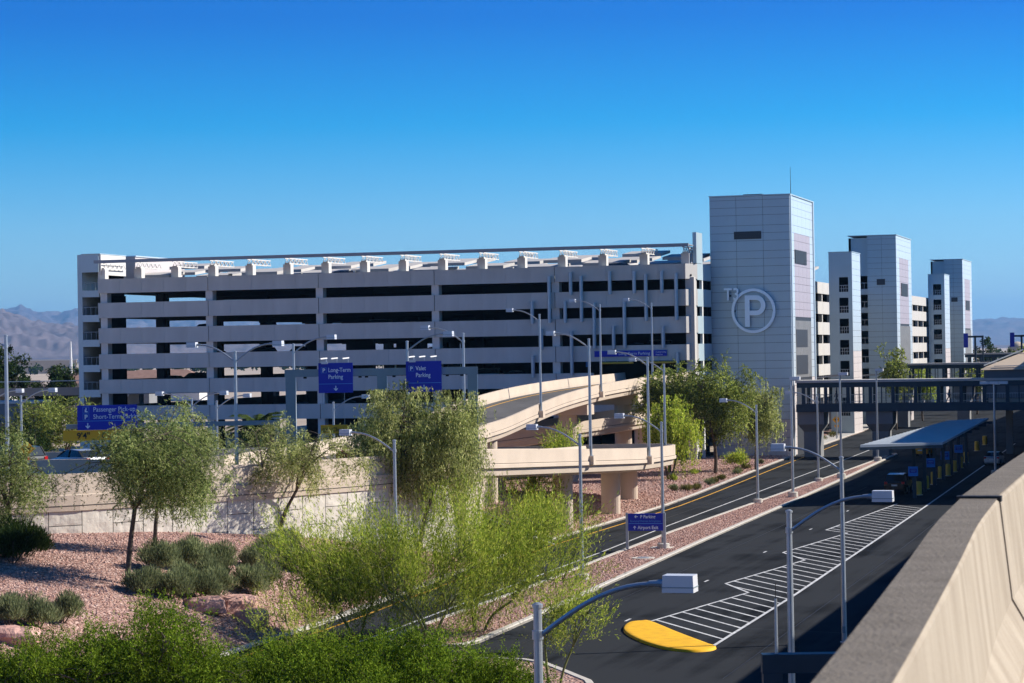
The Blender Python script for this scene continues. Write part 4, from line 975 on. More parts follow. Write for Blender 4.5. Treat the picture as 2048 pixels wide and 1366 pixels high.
def big_sign(x0, x1, z0, z1, lines, label, cam_box):
    o = thing('parking_sign', label, 'sign', (-55.4 + x0 * math.cos(GRZ) + .4 * math.sin(GRZ), 139.7 + x0 * math.sin(GRZ) - .4 * math.cos(GRZ), 6.07), GRZ, group='tall blue signs on the gantry')
    w = x1 - x0
    MB().box(0, w, -.06, .06, z0, z1).build('board', 'signblue', o)
    MB().box(.02, w - .02, -.075, -.061, z0 + .54, z0 + .57).build('divider_line', 'signline', o)
    pbox(o, .16, z1 - .62, .34)
    lettering('lettering', lines[0], .37, (.6, -.07, z1 - .56), o, 'signwhite', bold=.004, xs=.83); lettering('lettering', lines[1], .37, (.6, -.07, z1 - .98), o, 'signwhite', bold=.004, xs=.83)
    arrow(o, w / 2, z0 + .27, .32, 'down')
    q = MB()
    for x in (.5, 1.15, 1.85): q.bar((x, 0, z1), (x, 0, z1 + .28), .05, .05); q.bar((x + .02, 0, z1 + .3), (x - .35, -.75, z1 + .26), .09, .07)
    q.build('light_arm', 'white', o)
    MB().box(.2, .6, -.5, -.1, z1 - .06, z1 + .08).build('floodlight', 'head', o)
    return o
big_sign(2.05, 4.17, 4.93, 6.78, ('Long-Term', 'Parking'), 'tall blue Long-Term Parking sign on the gantry', 0)
big_sign(7.45, 9.65, 4.90, 6.80, ('Valet', 'Parking'), 'tall blue Valet Parking sign on the gantry, partly behind the big tree', 0)
PRZ = math.atan2(139.3 - 133.5, -56.0 + 67.9)
pg = thing('sign_gantry', 'low thin horizontal gantry beam left of the tall gantry, above the raised road', 'gantry', (-67.6, 133.7, 6.07), PRZ)
MB().box(.2, 13.2, -.12, .12, 3.02, 3.3).build('beam', 'gantry', pg)
for x in (3.9, 13.0): MB().box(x - .14, x + .14, -.14, .14, 0, 3.01).build('post', 'gantry', pg)
q = MB()
for x in (9.6, 11.0): q.box(x - .12, x + .12, -.1, .1, 3.301, 3.42)
q.build('fitting', 'black', pg)
ps = thing('pickup_sign', 'wide blue Passenger Pick-up and Short-Term sign left of the near tree', 'sign', (-66.75, 133.95, 6.07), PRZ)
MB().box(0, 3.6, -.32, -.2, 2.95, 4.45).build('board', 'signblue', ps); MB().box(.03, 3.57, -.335, -.321, 3.48, 3.51).build('divider_line', 'signline', ps)
def shift(o, dy): o.location.y += dy
k0 = set(ps.children); pbox(ps, .33, 3.56, .38); pbox(ps, .33, 3.98, .38, None)
lettering('lettering', 'Passenger Pick-up', .40, (.95, -.07, 4.06), ps, 'signwhite', xs=.88); lettering('lettering', 'Short-Term Parking', .40, (.95, -.07, 3.62), ps, 'signwhite', xs=.88)
arrow(ps, .62, 3.2, .34, 'down')
MB().box(.45, .52, -.075, -.062, 4.04, 4.2).box(.50, .56, -.075, -.062, 4.14, 4.3).box(.52, .62, -.075, -.062, 4.03, 4.1).build('symbol', 'signwhite', ps)
for o_ in set(ps.children) - k0: shift(o_, -.265)
cb = thing('clearance_sign', 'orange 9-foot-4 clearance board hanging below the wide blue sign', 'sign', (-67.5, 133.5, 6.07), PRZ)
MB().box(0, 4.0, -.1, -.04, 2.3, 2.93).build('board', 'orange', cb)
lettering('lettering', '9\'4"', .52, (.82, -.115, 2.43), cb, 'black', bold=.008); lettering('lettering', 'Clear', .5, (2.3, -.115, 2.43), cb, 'black')
cb2 = thing('clearance_sign', 'small orange Clear height board hanging low under the Long-Term sign', 'sign', (-53.3, 140.1, 6.07), GRZ)
MB().box(0, 1.65, -.05, .05, 2.42, 2.95).build('board', 'orange', cb2)
lettering('lettering', '9\'4"', .3, (.12, -.065, 2.55), cb2, 'black'); lettering('lettering', 'Clear', .34, (.72, -.065, 2.55), cb2, 'black', bold=.004)
q = MB(); q.bar((.15, 0, 2.95), (.15, 0, 5.9), .025, .025); q.bar((1.5, 0, 2.95), (1.5, 0, 5.9), .025, .025); q.build('chain', 'steel', cb2)
ax = thing('direction_sign', 'blue Airport Exit and Parking direction sign on two posts in the gravel median', 'sign', (-37.95, 156.3, .1), R(6))
MB().box(.0, .16, -.1, .1, 0, 2.42).build('post', 'steel', ax); MB().box(2.5, 2.66, -.1, .1, 0, 2.42).build('post', 'steel', ax)
MB().box(.161, 2.499, -.08, .06, 1.25, 2.38).build('board', 'signblue', ax); MB().box(.2, 2.46, -.095, -.081, 1.71, 1.745).build('divider_line', 'signline', ax)
k0 = set(ax.children)
lettering('lettering', 'P Parking', .30, (.98, -.07, 2.08), ax, 'signwhite', bold=.006, xs=.9); lettering('lettering', 'Economy/Oversize & Employee', .19, (1.33, -.07, 1.83), ax, 'signline', align='CENTER', xs=.84)
lettering('lettering', 'Airport Exit', .31, (.8, -.07, 1.36), ax, 'signwhite', bold=.006, xs=.9)
arrow(ax, .7, 2.18, .24, 'left'); arrow(ax, .6, 1.46, .24, 'up')
for o_ in set(ax.children) - k0: shift(o_, -.03)
def diamond(loc, rz, s_, zc, label, back=False):
    o = thing('warning_sign', label, 'sign', loc, rz)
    MB().add([(0, -.03, zc - s_), (s_, -.03, zc), (0, -.03, zc + s_), (-s_, -.03, zc), (0, .0, zc - s_), (s_, .0, zc), (0, .0, zc + s_), (-s_, .0, zc)], [(0, 1, 2, 3), (7, 6, 5, 4), (0, 4, 5, 1), (1, 5, 6, 2), (2, 6, 7, 3), (3, 7, 4, 0)]).build('plate', 'orange', o)
    MB().bar((0, .04, 0), (0, .04, zc + s_ * .6), .07, .07).build('post', 'steel', o)
    arrow(o, 0, zc, s_ * .9, 'left', -.05, 'black')
    return o
dy = diamond((-53.3, 350, .1), R(5), .62, 2.7, 'orange diamond turn sign on a post in front of the slim stair tower'); MB().box(-.3, .3, -.03, 0, 1.6, 1.95).build('plaque', 'orange', dy)
diamond((-61.0, 116.4, 6.1), R(20), .42, 2.5, 'weathered orange diamond sign beside the left edge lamp')
sl = thing('speed_sign', 'small white regulatory sign on a post in the shade of the footbridge pier', 'sign', (-48.5, 280.5, .1), R(5))
MB().bar((.25, .03, 0), (.25, .03, 1.8), .06, .06).build('post', 'steel', sl); MB().box(0, .55, -.03, 0, 1.0, 1.75).build('board', 'white', sl); MB().box(.12, .43, -.042, -.031, 1.12, 1.42).build('numeral_block', 'black', sl)
bl_ = thing('level_sign', 'small blue sign on a short post at the garage edge beside the upper ramp', 'sign', (-73.7, 285.6, 10.6), 0)
MB().box(-.3, .3, -.03, .03, .8, 1.6).build('board', 'sky_blue', bl_); MB().bar((0, 0, 0), (0, 0, .8), .06, .06).build('post', 'steel', bl_)
cn = thing('channel_post', 'orange and white traffic post on the raised road near the silver car', 'traffic post', (-67.9, 137.6, 6.07))
MB().tube([(0, 0, 0), (0, 0, .06)], .28, 10).build('base', 'rubber', cn); MB().tube([(0, 0, .06), (0, 0, .95)], [.11, .09], 10).build('post', 'cone', cn); MB().tube([(0, 0, .6), (0, 0, .75)], .105, 10).build('band', 'white', cn)

# ------------------------------------------------------------------ vehicles
def car_parts(kind):
    """front at +Y; returns dict of meshes"""
    if kind == 'sedan': L_, W_, st = 4.7, .9, [(-2.35, .35, .82, .74), (-2.28, .25, .98, .84), (-1.6, .2, 1.02, .9), (0, .2, .98, .91), (.9, .2, .97, .9), (1.7, .22, .86, .88), (2.25, .27, .72, .8), (2.35, .35, .6, .72)]; gh = [(-1.75, 1.0, .78, 1.02, .74), (-1.15, 1.0, .8, 1.40, .64), (-.2, .98, .8, 1.46, .66), (.45, .97, .8, 1.40, .64), (1.15, .95, .8, .98, .74)]
    elif kind == 'pickup': L_, W_, st = 5.6, .98, [(-2.8, .45, 1.0, .9), (-2.75, .4, 1.12, .95), (-.6, .35, 1.14, .97), (0, .35, 1.14, .97), (1.3, .35, 1.14, .96), (2.4, .4, 1.06, .94), (2.75, .45, .95, .86)]; gh = [(-.75, 1.13, .86, 1.16, .84), (-.6, 1.13, .87, 1.8, .74), (.5, 1.13, .87, 1.86, .76), (1.25, 1.12, .87, 1.16, .84)]
    else: L_, W_, st = 4.9, .97, [(-2.45, .45, 1.0, .86), (-2.4, .38, 1.15, .93), (-1.6, .33, 1.18, .97), (.6, .33, 1.16, .97), (1.1, .33, 1.14, .96), (2.1, .38, 1.05, .93), (2.4, .45, .95, .86), (2.45, .5, .8, .8)]; gh = [(-2.3, 1.15, .88, 1.2, .86), (-2.0, 1.16, .88, 1.74, .74), (-.4, 1.16, .88, 1.82, .76), (.5, 1.15, .88, 1.76, .75), (1.25, 1.13, .88, 1.18, .84)]
    b = MB(); n_ = len(st)
    for (y, z0, z1, w) in st:
        zm = z0 + (z1 - z0) * .55
        b.v += [(-w * .94, y, z0), (w * .94, y, z0), (w, y, zm), (w * .93, y, z1), (-w * .93, y, z1), (-w, y, zm)]
    for i in range(n_ - 1):
        for j in range(6): b.f.append((i * 6 + j, (i + 1) * 6 + j, (i + 1) * 6 + (j + 1) % 6, i * 6 + (j + 1) % 6)); b.mi.append(0)
    b.f += [tuple(range(6)), tuple(range((n_ - 1) * 6, n_ * 6))[::-1]]; b.mi += [0, 0]
    gm = MB(); n_ = len(gh)
    for (y, z0, w0, z1, w1) in gh: gm.v += [(-w0, y, z0), (w0, y, z0), (w1, y, z1), (-w1, y, z1)]
    for i in range(n_ - 1):
        for j in range(4): gm.f.append((i * 4 + j, (i + 1) * 4 + j, (i + 1) * 4 + (j + 1) % 4, i * 4 + (j + 1) % 4)); gm.mi.append(0)
    gm.f += [(0, 1, 2, 3), tuple(range((n_ - 1) * 4, n_ * 4))[::-1]]; gm.mi += [0, 0]
    rf = MB(); mid = gh[1:-1] if kind != 'x' else gh
    for (y, z0, w0, z1, w1) in mid: rf.v += [(-w1 - .015, y, z1 - .05), (w1 + .015, y, z1 - .05), (w1 * .96, y, z1 + .02), (-w1 * .96, y, z1 + .02)]
    for i in range(len(mid) - 1):
        for j in range(4): rf.f.append((i * 4 + j, (i + 1) * 4 + j, (i + 1) * 4 + (j + 1) % 4, i * 4 + (j + 1) % 4)); rf.mi.append(0)
    m4 = (len(mid) - 1) * 4; rf.f += [(0, 1, 2, 3), (m4 + 3, m4 + 2, m4 + 1, m4)]; rf.mi += [0, 0]
    pl = []
    for (a, c, w) in ((gh[0], gh[1], .1), (gh[-2], gh[-1], .1), (gh[2], (gh[2][0], gh[2][1], gh[2][2], gh[2][1], gh[2][2]), .09)):
        for s_ in (-1, 1):
            p0 = (s_ * (a[4] + .01), a[0], a[3]); p1 = (s_ * (c[4] + .012), c[0], c[3])
            pl.append(MB().bar(p0, p1, w, .05).mesh('pillar', 'black'))
    ty = MB(); R_ = .34 if kind == 'sedan' else .4
    ty.tube([(-.11, 0, 0), (.11, 0, 0)], R_, 18); rm = MB(); rm.tube([(-.12, 0, 0), (.12, 0, 0)], R_ * .62, 12)
    tl = MB(); y0 = st[1][0] - .06; zz = st[1][2] - .22; hl = MB(); y1 = st[-2][0] + .0; zh = st[-2][2] - .2
    tl.box(-.13, .13, 0, .12, 0, .2); hl.box(-.16, .16, -.1, .05, 0, .13)
    return dict(body=b, glass=gm, roof=rf, pillars=pl, tyre=ty, rim=rm, tail=tl, head=hl, L=L_, W=W_, R=R_, ty=(st[1][0] - .05, zz), hd=(y1, zh))
KIND = {}
for k_ in ('sedan', 'suv', 'pickup'):
    p = car_parts(k_); KIND[k_] = p
    for nm, mt in (('glass', 'glass'), ('tyre', 'rubber'), ('rim', 'rim'), ('tail', 'red_lens'), ('head', 'chrome')): p['m_' + nm] = p[nm].mesh(nm, mt, smooth=nm in ('tyre',) and False)
def car(kind, paint, loc, rz, label, cat='car', group=None, name='parked_car', simple=False):
    p = KIND[kind]; t = thing(name, label, cat, loc, rz, group)
    for nm in ('body', 'roof'):
        key = ('car', kind, nm, paint)
        if key not in cache: cache[key] = p[nm].mesh(nm, paint, smooth=False)
        link(nm, cache[key], t)
    link('windows', p['m_glass'], t)
    for pm_ in (() if simple else p['pillars']): link('pillar', pm_, t)
    for sx in (-1, 1):
        for y_ in (-p['L'] * .29, p['L'] * .31):
            w = link('wheel', p['m_tyre'], t, (sx * (p['W'] - .1), y_, p['R']))
            if not simple: link('rim', p['m_rim'], w)
        link('tail_light', p['m_tail'], t, (sx * (p['W'] - .2), p['ty'][0] - .02, p['ty'][1]))
        if not simple: link('headlight', p['m_head'], t, (sx * (p['W'] - .28), p['hd'][0], p['hd'][1]))
    if not simple: MB().box(-.26, .26, p['ty'][0] - .06, p['ty'][0] - .02, p['ty'][1] - .18, p['ty'][1] - .04).build('number_plate', 'white', t)
    return t
car('sedan', 'silver', (-70.6, 141.6, 6.08), R(60), 'silver sedan on the raised road above the left parapet', name='sedan_car')
car('suv', 'carblack', (-74.2, 139.4, 6.08), R(70), 'dark utility vehicle on the raised road left of the silver sedan', name='utility_car')
car('suv', 'carblack', (-28.0, 220.4, 0), R(-2), 'black utility vehicle waiting at the front of the shelter', name='utility_car')
car('suv', 'taxi', (-34.3, 293.5, 0), R(-2), 'orange-yellow taxi van driving away left of the shelter', 'taxi', name='taxi_car')
car('sedan', 'silver', (-24.0, 272.5, 0), R(-3), 'silver sedan in deep shade right of the shelter', name='sedan_car')
car('suv', 'carwhite', (-70.6, 290.5, 22.36), R(-62), 'white pickup-style utility vehicle parked on the garage roof', name='utility_car')
GC = [('sedan', 'carblack', -133.3, 293, 2, 'dark low car silhouetted in the leftmost garage bay, third level', 88), ('suv', 'carblack', -129.6, 298, 2, 'dark tall car silhouetted beside the low one in the leftmost bay', 85),
      ('pickup', 'carblack', -119.5, 296, 2, 'dark pickup silhouetted in the second garage bay, third level', 90), ('suv', 'carblue', -113.5, 297, 2, 'blue utility car in the second garage bay, third level', 90),
      ('sedan', 'carblack', -127.2, 296, 1, 'car roof peeping over the second spandrel in the leftmost bay', 90),
      ('sedan', 'silver', -126.5, 294, 3, 'silver car in the leftmost bay, fourth level, beside its column', 90), ('suv', 'cartan', -120.3, 294, 3, 'tan utility car in the second bay, fourth level', 90), ('pickup', 'carblack', -114.5, 294, 3, 'dark pickup in the second bay, fourth level', 90),
      ('sedan', 'carblack', -133.2, 295, 4, 'dark sedan in the leftmost bay, fifth level', 90), ('suv', 'carblack', -129, 293, 4, 'dark utility car in the leftmost bay, fifth level', 90), ('sedan', 'carblue', -117, 293, 4, 'blue sedan in the second bay, fifth level', 90),
      ('suv', 'silver', -103.5, 292, 2, 'silver utility car in the third garage bay, third level', 90), ('sedan', 'carwhite', -98.8, 292, 2, 'white sedan in the third garage bay, third level', 90), ('sedan', 'carblue', -100.5, 291, 3, 'blue sedan in the third garage bay, fourth level', 90), ('sedan', 'silver', -95.2, 291, 3, 'silver sedan in the third garage bay, fourth level', 90),
      ('suv', 'carwhite', -66.8, 292, 3, 'white utility car in the rightmost garage bay, fourth level', 90), ('sedan', 'silver', -69.5, 292, 3, 'silver sedan in the rightmost garage bay, fourth level', 90), ('sedan', 'silver', -64.5, 292, 2, 'silver sedan in the rightmost garage bay, third level', 90),
      ('suv', 'carblack', -102, 291, 4, 'black utility car in the third bay, fifth level', 90), ('sedan', 'carwhite', -84.5, 290, 4, 'white sedan in the fourth garage bay, fifth level', 90), ('suv', 'silver', -88.5, 290, 4, 'silver utility car in the fourth garage bay, fifth level', 90)]
for kd, pt, x, y, lv, lb_, an_ in GC: car(kd, pt, (x, y, FLOOR[lv] + .0), R(an_), lb_, group='cars parked in the garage', simple=True)
for k, (x, y, pt) in enumerate([(-108, 292, 'carwhite'), (-85.5, 296, 'carblack'), (-96.5, 303, 'machine')]):
    car('sedan' if k else 'suv', pt, (x, y, 22.36), R(88), ['white car on the garage roof under the middle canopies', 'dark car on the garage roof under the right canopies', 'red car on the garage roof between the canopy piers'][k], group='cars on the garage roof', simple=True)
# towed light tower
mt = thing('light_tower_trailer', 'red-orange trailer-mounted light tower on the raised road behind the parapet', 'trailer', (-51.6, 141.3, 6.08), R(20))
MB().box(-1.1, .5, -.5, .5, .45, 1.15).box(-1.0, .3, -.45, .45, 1.15, 1.3).build('cabinet', 'machine', mt); MB().box(-1.3, 1.5, -.08, .08, .35, .45).build('drawbar', 'machine', mt)
MB().bar((-.1, -.5, .4), (-.1, -1.1, .4), .08, .08).bar((-.1, .5, .4), (-.1, 1.1, .4), .08, .08).build('outrigger', 'machine', mt)
for s_ in (-.55, .55): w = MB().tube([(-.35, s_ - .09, .32), (-.35, s_ + .09, .32)], .32, 14).build('wheel', 'rubber', mt)
MB().box(.45, .6, -.1, .1, .45, 1.9).box(.85, 1.0, -.1, .1, .45, 1.9).box(.3, 1.15, -.08, .08, 1.85, 1.97).build('mast_frame', 'machine', mt); MB().tube([(.72, 0, .4), (.72, 0, 3.1)], .06, 8).build('mast', 'steel', mt)
MB().box(.55, .85, -.05, .05, .8, 1.0).build('control_box', 'carwhite', mt)
for x in (.35, 1.1): MB().tube([(x, -.1, 1.98), (x, .1, 1.98)], [.17, .1], 10).build('lamp', 'head', mt)

# ------------------------------------------------------------------ people on the footbridge
def person(loc, rz, label, stride):
    me = bpy.data.meshes.new('person')
    j = [(0, 0, .95), (0, 0, 1.2), (0, 0, 1.42), (0, 0, 1.53), (0, .02, 1.66), (0, .02, 1.74), (.1, 0, .9), (.1, stride, .5), (.1, stride * .6, .08), (.1, stride * .6 + .15, .04), (-.1, 0, .9), (-.1, -stride, .5), (-.1, -stride * 1.5, .1), (-.1, -stride * 1.5 + .15, .05), (.2, 0, 1.4), (.25, -stride * .7, 1.15), (.24, -stride * .2, .9), (-.2, 0, 1.4), (-.25, stride * .7, 1.15), (-.24, stride * 1.1, .93)]
    r_ = [.15, .15, .14, .06, .1, .08, .1, .07, .05, .04, .1, .07, .05, .04, .07, .05, .035, .07, .05, .035]
    e = [(0, 1), (1, 2), (2, 3), (3, 4), (4, 5), (0, 6), (6, 7), (7, 8), (8, 9), (0, 10), (10, 11), (11, 12), (12, 13), (2, 14), (14, 15), (15, 16), (2, 17), (17, 18), (18, 19)]
    me.from_pydata(j, e, []); o = bpy.data.objects.new('person', me); C.objects.link(o)
    md = o.modifiers.new('skin', 'SKIN')
    for k, v in enumerate(me.skin_vertices[0].data): v.radius = (r_[k], r_[k]); v.use_root = (k == 0)
    o.modifiers.new('sub', 'SUBSURF').render_levels = 1
    me.materials.append(M['cloth_dark']); o.location = loc; o.rotation_euler = (0, 0, rz); tag(o, label, 'person')
person((-47.9, 292.8, 6.31), R(-80), 'person in dark clothes at the left end of the nearest footbridge', .14)
person((-44.6, 293.2, 6.31), R(85), 'person in dark clothes walking left of the middle of the nearest footbridge', .2)
person((-31.0, 292.6, 6.31), R(-85), 'person in dark clothes striding near the right end of the nearest footbridge', .24)

# ------------------------------------------------------------------ vegetation
def np_mesh(name, v, f, material, tint=None):
    me = bpy.data.meshes.new(name); nv, nf = len(v), len(f)
    me.vertices.add(nv); me.vertices.foreach_set('co', v.astype(np.float32).ravel())
    me.loops.add(nf * 4); me.loops.foreach_set('vertex_index', f.astype(np.int32).ravel())
    me.polygons.add(nf); me.polygons.foreach_set('loop_start', np.arange(0, nf * 4, 4, dtype=np.int32))
    me.materials.append(M[material]); me.update(calc_edges=True)
    at = me.attributes.new('tint', 'FLOAT', 'FACE'); at.data.foreach_set('value', (np.full(nf, .5) if tint is None else tint).astype(np.float32)); return me
def unit(a): return a / np.maximum(np.linalg.norm(a, axis=1, keepdims=True), 1e-9)
def leaves(pos, axis, ln, wd, g_):
    """one diamond-shaped leaf at each position"""
    n_ = len(pos); axis = unit(axis); r_ = unit(np.cross(axis, g_.normal(size=(n_, 3))))
    nrm = np.cross(axis, r_)
    L_ = (ln * g_.uniform(.6, 1.3, n_))[:, None]; W_ = (wd * g_.uniform(.6, 1.3, n_))[:, None]
    a = pos - axis * L_ / 2; b_ = pos + r_ * W_ / 2 + nrm * W_ * .15; c = pos + axis * L_ / 2; d = pos - r_ * W_ / 2 + nrm * W_ * .15
    v = np.stack([a, b_, c, d], 1).reshape(-1, 3); f = np.arange(n_ * 4).reshape(-1, 4); return v, f
def tree(name, label, base, H_, crown, kind, seed, cat='tree', group=None, nclump=90, nleaf=220, trunk_r=.13, stems=1, fork=.35, leaf='leaf_acacia', bark='bark', ll=.16, lw=.045, droop=.35, clump_r=.55, shell=.45, lean=(0, 0), up=0.0, out=0.0, lobe=.55):
    """crown = (dx, dy, zc, rx, ry, rz) relative to the base"""
    g_ = np.random.default_rng(seed); rn = random.Random(seed)
    t = thing(name, label, cat, base, group=group)
    dx, dy, zc, rx, ry, rz = crown; ctr = np.array([dx, dy, zc])
    # clump centres through the crown's volume, uneven outline
    d = unit(g_.normal(size=(nclump * 2, 3))); lob = np.array([noise.noise((float(q[0]) * 1.7 + seed, float(q[1]) * 1.7, float(q[2]) * 1.7)) for q in d])
    rad = g_.uniform(0, 1, nclump * 2) ** shell * (1.0 + lobe * lob)
    cl = ctr + d * rad[:, None] * np.array([rx, ry, rz])
    cl = cl[cl[:, 2] > zc - rz * .92][:nclump]
    tk = MB(); nodes = []
    for s_ in range(stems):
        a0 = 2 * PI * s_ / max(stems, 1) + rn.uniform(0, 1)
        fz = fork * H_ * rn.uniform(.85, 1.15); off = (.0 if stems == 1 else .12 * stems ** .5)
        spread = 0.0 if stems == 1 else .22 * rx
        P = [Vector((math.cos(a0) * off, math.sin(a0) * off, -.25)), Vector((math.cos(a0) * (off + spread * .35) + rn.uniform(-.08, .08) + dx * .1, math.sin(a0) * (off + spread * .35) + rn.uniform(-.08, .08) + dy * .1, fz * .5)), Vector((math.cos(a0) * (off + spread) + dx * .35 + rn.uniform(-.1, .1), math.sin(a0) * (off + spread) + dy * .35, fz))]
        tr_ = trunk_r / (stems ** .35)
        tk.tube(smooth_path(P, 4), list(np.linspace(tr_, tr_ * .72, 9)), 9)
        nl = max(3, int(round(5 / stems ** .5)))
        for k in range(nl):
            a = a0 + (2 * PI * k / nl if stems == 1 else rn.uniform(-1.1, 1.1)); el = rn.uniform(.15, .95)
            tip = Vector((dx + math.cos(a) * rx * rn.uniform(.35, .75), dy + math.sin(a) * ry * rn.uniform(.35, .75), zc + rz * (el * 1.1 - .35)))
            b0 = P[2]; mid = b0.lerp(tip, .5) + Vector((rn.uniform(-.2, .2) * rx * .5, rn.uniform(-.2, .2) * ry * .5, rn.uniform(.0, .2) * rz))
            LPth = smooth_path([b0, mid, tip], 5); rr0 = tr_ * .62
            tk.tube(LPth, list(np.linspace(rr0, .018, len(LPth))), 7); nodes += LPth[2:]
    nd = np.array([tuple(p) for p in nodes])
    for c in cl:
        i = int(np.argmin(((nd - c) ** 2).sum(1))); a = Vector(nd[i]); e = Vector(c)
        mid = a.lerp(e, .5) + Vector((rn.uniform(-.12, .12), rn.uniform(-.12, .12), .12 * (e - a).length))
        q = smooth_path([a, mid, e], 2); tk.tube(q, list(np.linspace(.026, .008, len(q))), 4, caps=False)
    tk.build('trunk', bark, t, smooth=True)
    n_ = len(cl) * nleaf; ci = np.repeat(np.arange(len(cl)), nleaf)
    sz = g_.uniform(.6, 1.35, len(cl))[ci]
    o_ = unit(g_.normal(size=(n_, 3))) * (g_.uniform(0, 1, n_) ** .55 * clump_r * sz)[:, None]
    if kind == 'weep':
        o_[:, :2] *= .62; o_[:, 2] = -np.abs(g_.normal(size=n_)) * clump_r * 1.1 * sz + clump_r * .35
        # strands: leaves gather on hanging strings
        ns = nleaf // 14; st = g_.integers(0, ns, n_); key = ci * ns + st; u_, inv = np.unique(key, return_inverse=True)
        so = g_.normal(size=(len(u_), 2)) * clump_r * .5; o_[:, :2] = so[inv] + g_.normal(size=(n_, 2)) * .045
        ax = g_.normal(size=(n_, 3)) * .5 + np.array([0, 0, -1.0])
    elif kind == 'feather':
        # sprays of fine leaflets on short drooping twigs
        ns = nleaf // 12; st = g_.integers(0, ns, n_); key = ci * ns + st; u_, inv = np.unique(key, return_inverse=True)
        sd = unit(g_.normal(size=(len(u_), 3)) + np.array([0, 0, up - droop])); s0 = unit(g_.normal(size=(len(u_), 3))) * (g_.uniform(0, 1, len(u_)) ** .5 * clump_r * .8)[:, None]
        tt = g_.uniform(0, 1, n_)[:, None]; ln_ = clump_r * 1.35
        o_ = (s0[inv] * sz[:, None] + sd[inv] * tt * ln_ - np.array([0, 0, 1]) * (tt ** 2) * droop * ln_ * .6) + g_.normal(size=(n_, 3)) * .03
        ax = sd[inv] + g_.normal(size=(n_, 3)) * .45
    elif kind == 'twig':
        # long thin upswept twigs
        ns = nleaf // 16; st = g_.integers(0, ns, n_); key = ci * ns + st; u_, inv = np.unique(key, return_inverse=True)
        ctrs = cl[ci][np.unique(key, return_index=True)[1]]
        od = unit(ctrs - np.array([dx * .5, dy * .5, zc - rz * 1.1]))
        sd = unit(od * out + g_.normal(size=(len(u_), 3)) * .45 + np.array([0, 0, up])); s0 = g_.normal(size=(len(u_), 3)) * clump_r * .35
        tt = g_.uniform(-.3, 1, n_)[:, None]
        o_ = s0[inv] + sd[inv] * tt * clump_r * 1.7 + g_.normal(size=(n_, 3)) * .035
        ax = sd[inv] + g_.normal(size=(n_, 3)) * .3
    else:
        ax = g_.normal(size=(n_, 3)) + np.array([0, 0, up - droop])
    v, f = leaves(cl[ci] + o_, ax, ll, lw, g_)
    link('crown', np_mesh('crown', v, f, leaf, np.clip(g_.normal(.52, .3, len(cl)), 0, 1.15)[ci]), t)
    return t
# trees on the bank
tree('acacia_tree', 'feathery acacia nearest the viewer, its leaning trunk left of the round shrubs', (-49.6, 104.4, bank_z(-49.6, 104.4)), 8.4, (1.25, .3, 5.75, 3.4, 3.2, 2.45), 'feather', 11, lobe=.8, nclump=125, nleaf=340, trunk_r=.14, fork=.42, leaf='leaf_acacia', droop=.8, clump_r=.62, ll=.19, lw=.04, group='acacia trees by the wall')
tree('acacia_tree', 'smaller feathery acacia directly behind the nearest one, close to the wall', (-52.5, 113.8, bank_z(-52.5, 113.8)), 7, (1.0, .2, 4.6, 2.6, 2.4, 2.7), 'feather', 12, lobe=.8, nclump=58, nleaf=230, trunk_r=.12, fork=.4, leaf='leaf_acacia', droop=.9, clump_r=.6, ll=.19, lw=.04, group='acacia trees by the wall')
tree('acacia_tree', 'open V-trunked acacia growing at the foot of the retaining wall', (-52.2, 129.6, bank_z(-52.2, 129.6)), 6.6, (.8, .3, 4.5, 3.9, 3.4, 2.1), 'feather', 13, lobe=.7, nclump=78, nleaf=240, trunk_r=.15, stems=2, fork=.36, leaf='leaf_weep', droop=.9, clump_r=.62, ll=.2, lw=.042, group='acacia trees by the wall')
tree('acacia_tree', 'acacia cut by the left picture edge in front of the wall lamp', (-56.6, 106.2, bank_z(-56.6, 106.2)), 6.4, (-.2, .1, 4.0, 2.5, 2.4, 2.5), 'feather', 14, nclump=70, nleaf=240, trunk_r=.12, fork=.35, leaf='leaf_acacia', droop=.9, clump_r=.6, ll=.19, lw=.04, group='acacia trees by the wall')
tree('acacia_tree', 'small acacia behind the parapet right of the nearest acacia crown', (-62.6, 139.4, 6.05), 4.2, (0, 0, 2.5, 2.4, 2.0, 1.7), 'feather', 16, nclump=44, nleaf=200, trunk_r=.08, fork=.3, leaf='leaf_weep', droop=.9, clump_r=.6, ll=.16, lw=.05, group='acacia trees by the wall')
tree('weeping_acacia', 'big weeping olive-green tree in front of the gantry right post', (-47.5, 140.9, bank_z(-47.5, 140.9)), 11.2, (.2, .2, 6.35, 4.5, 3.9, 3.75), 'weep', 21, nclump=260, nleaf=340, lobe=.45, trunk_r=.2, stems=2, fork=.3, leaf='leaf_weep', clump_r=.8, ll=.2, lw=.055, shell=.42)
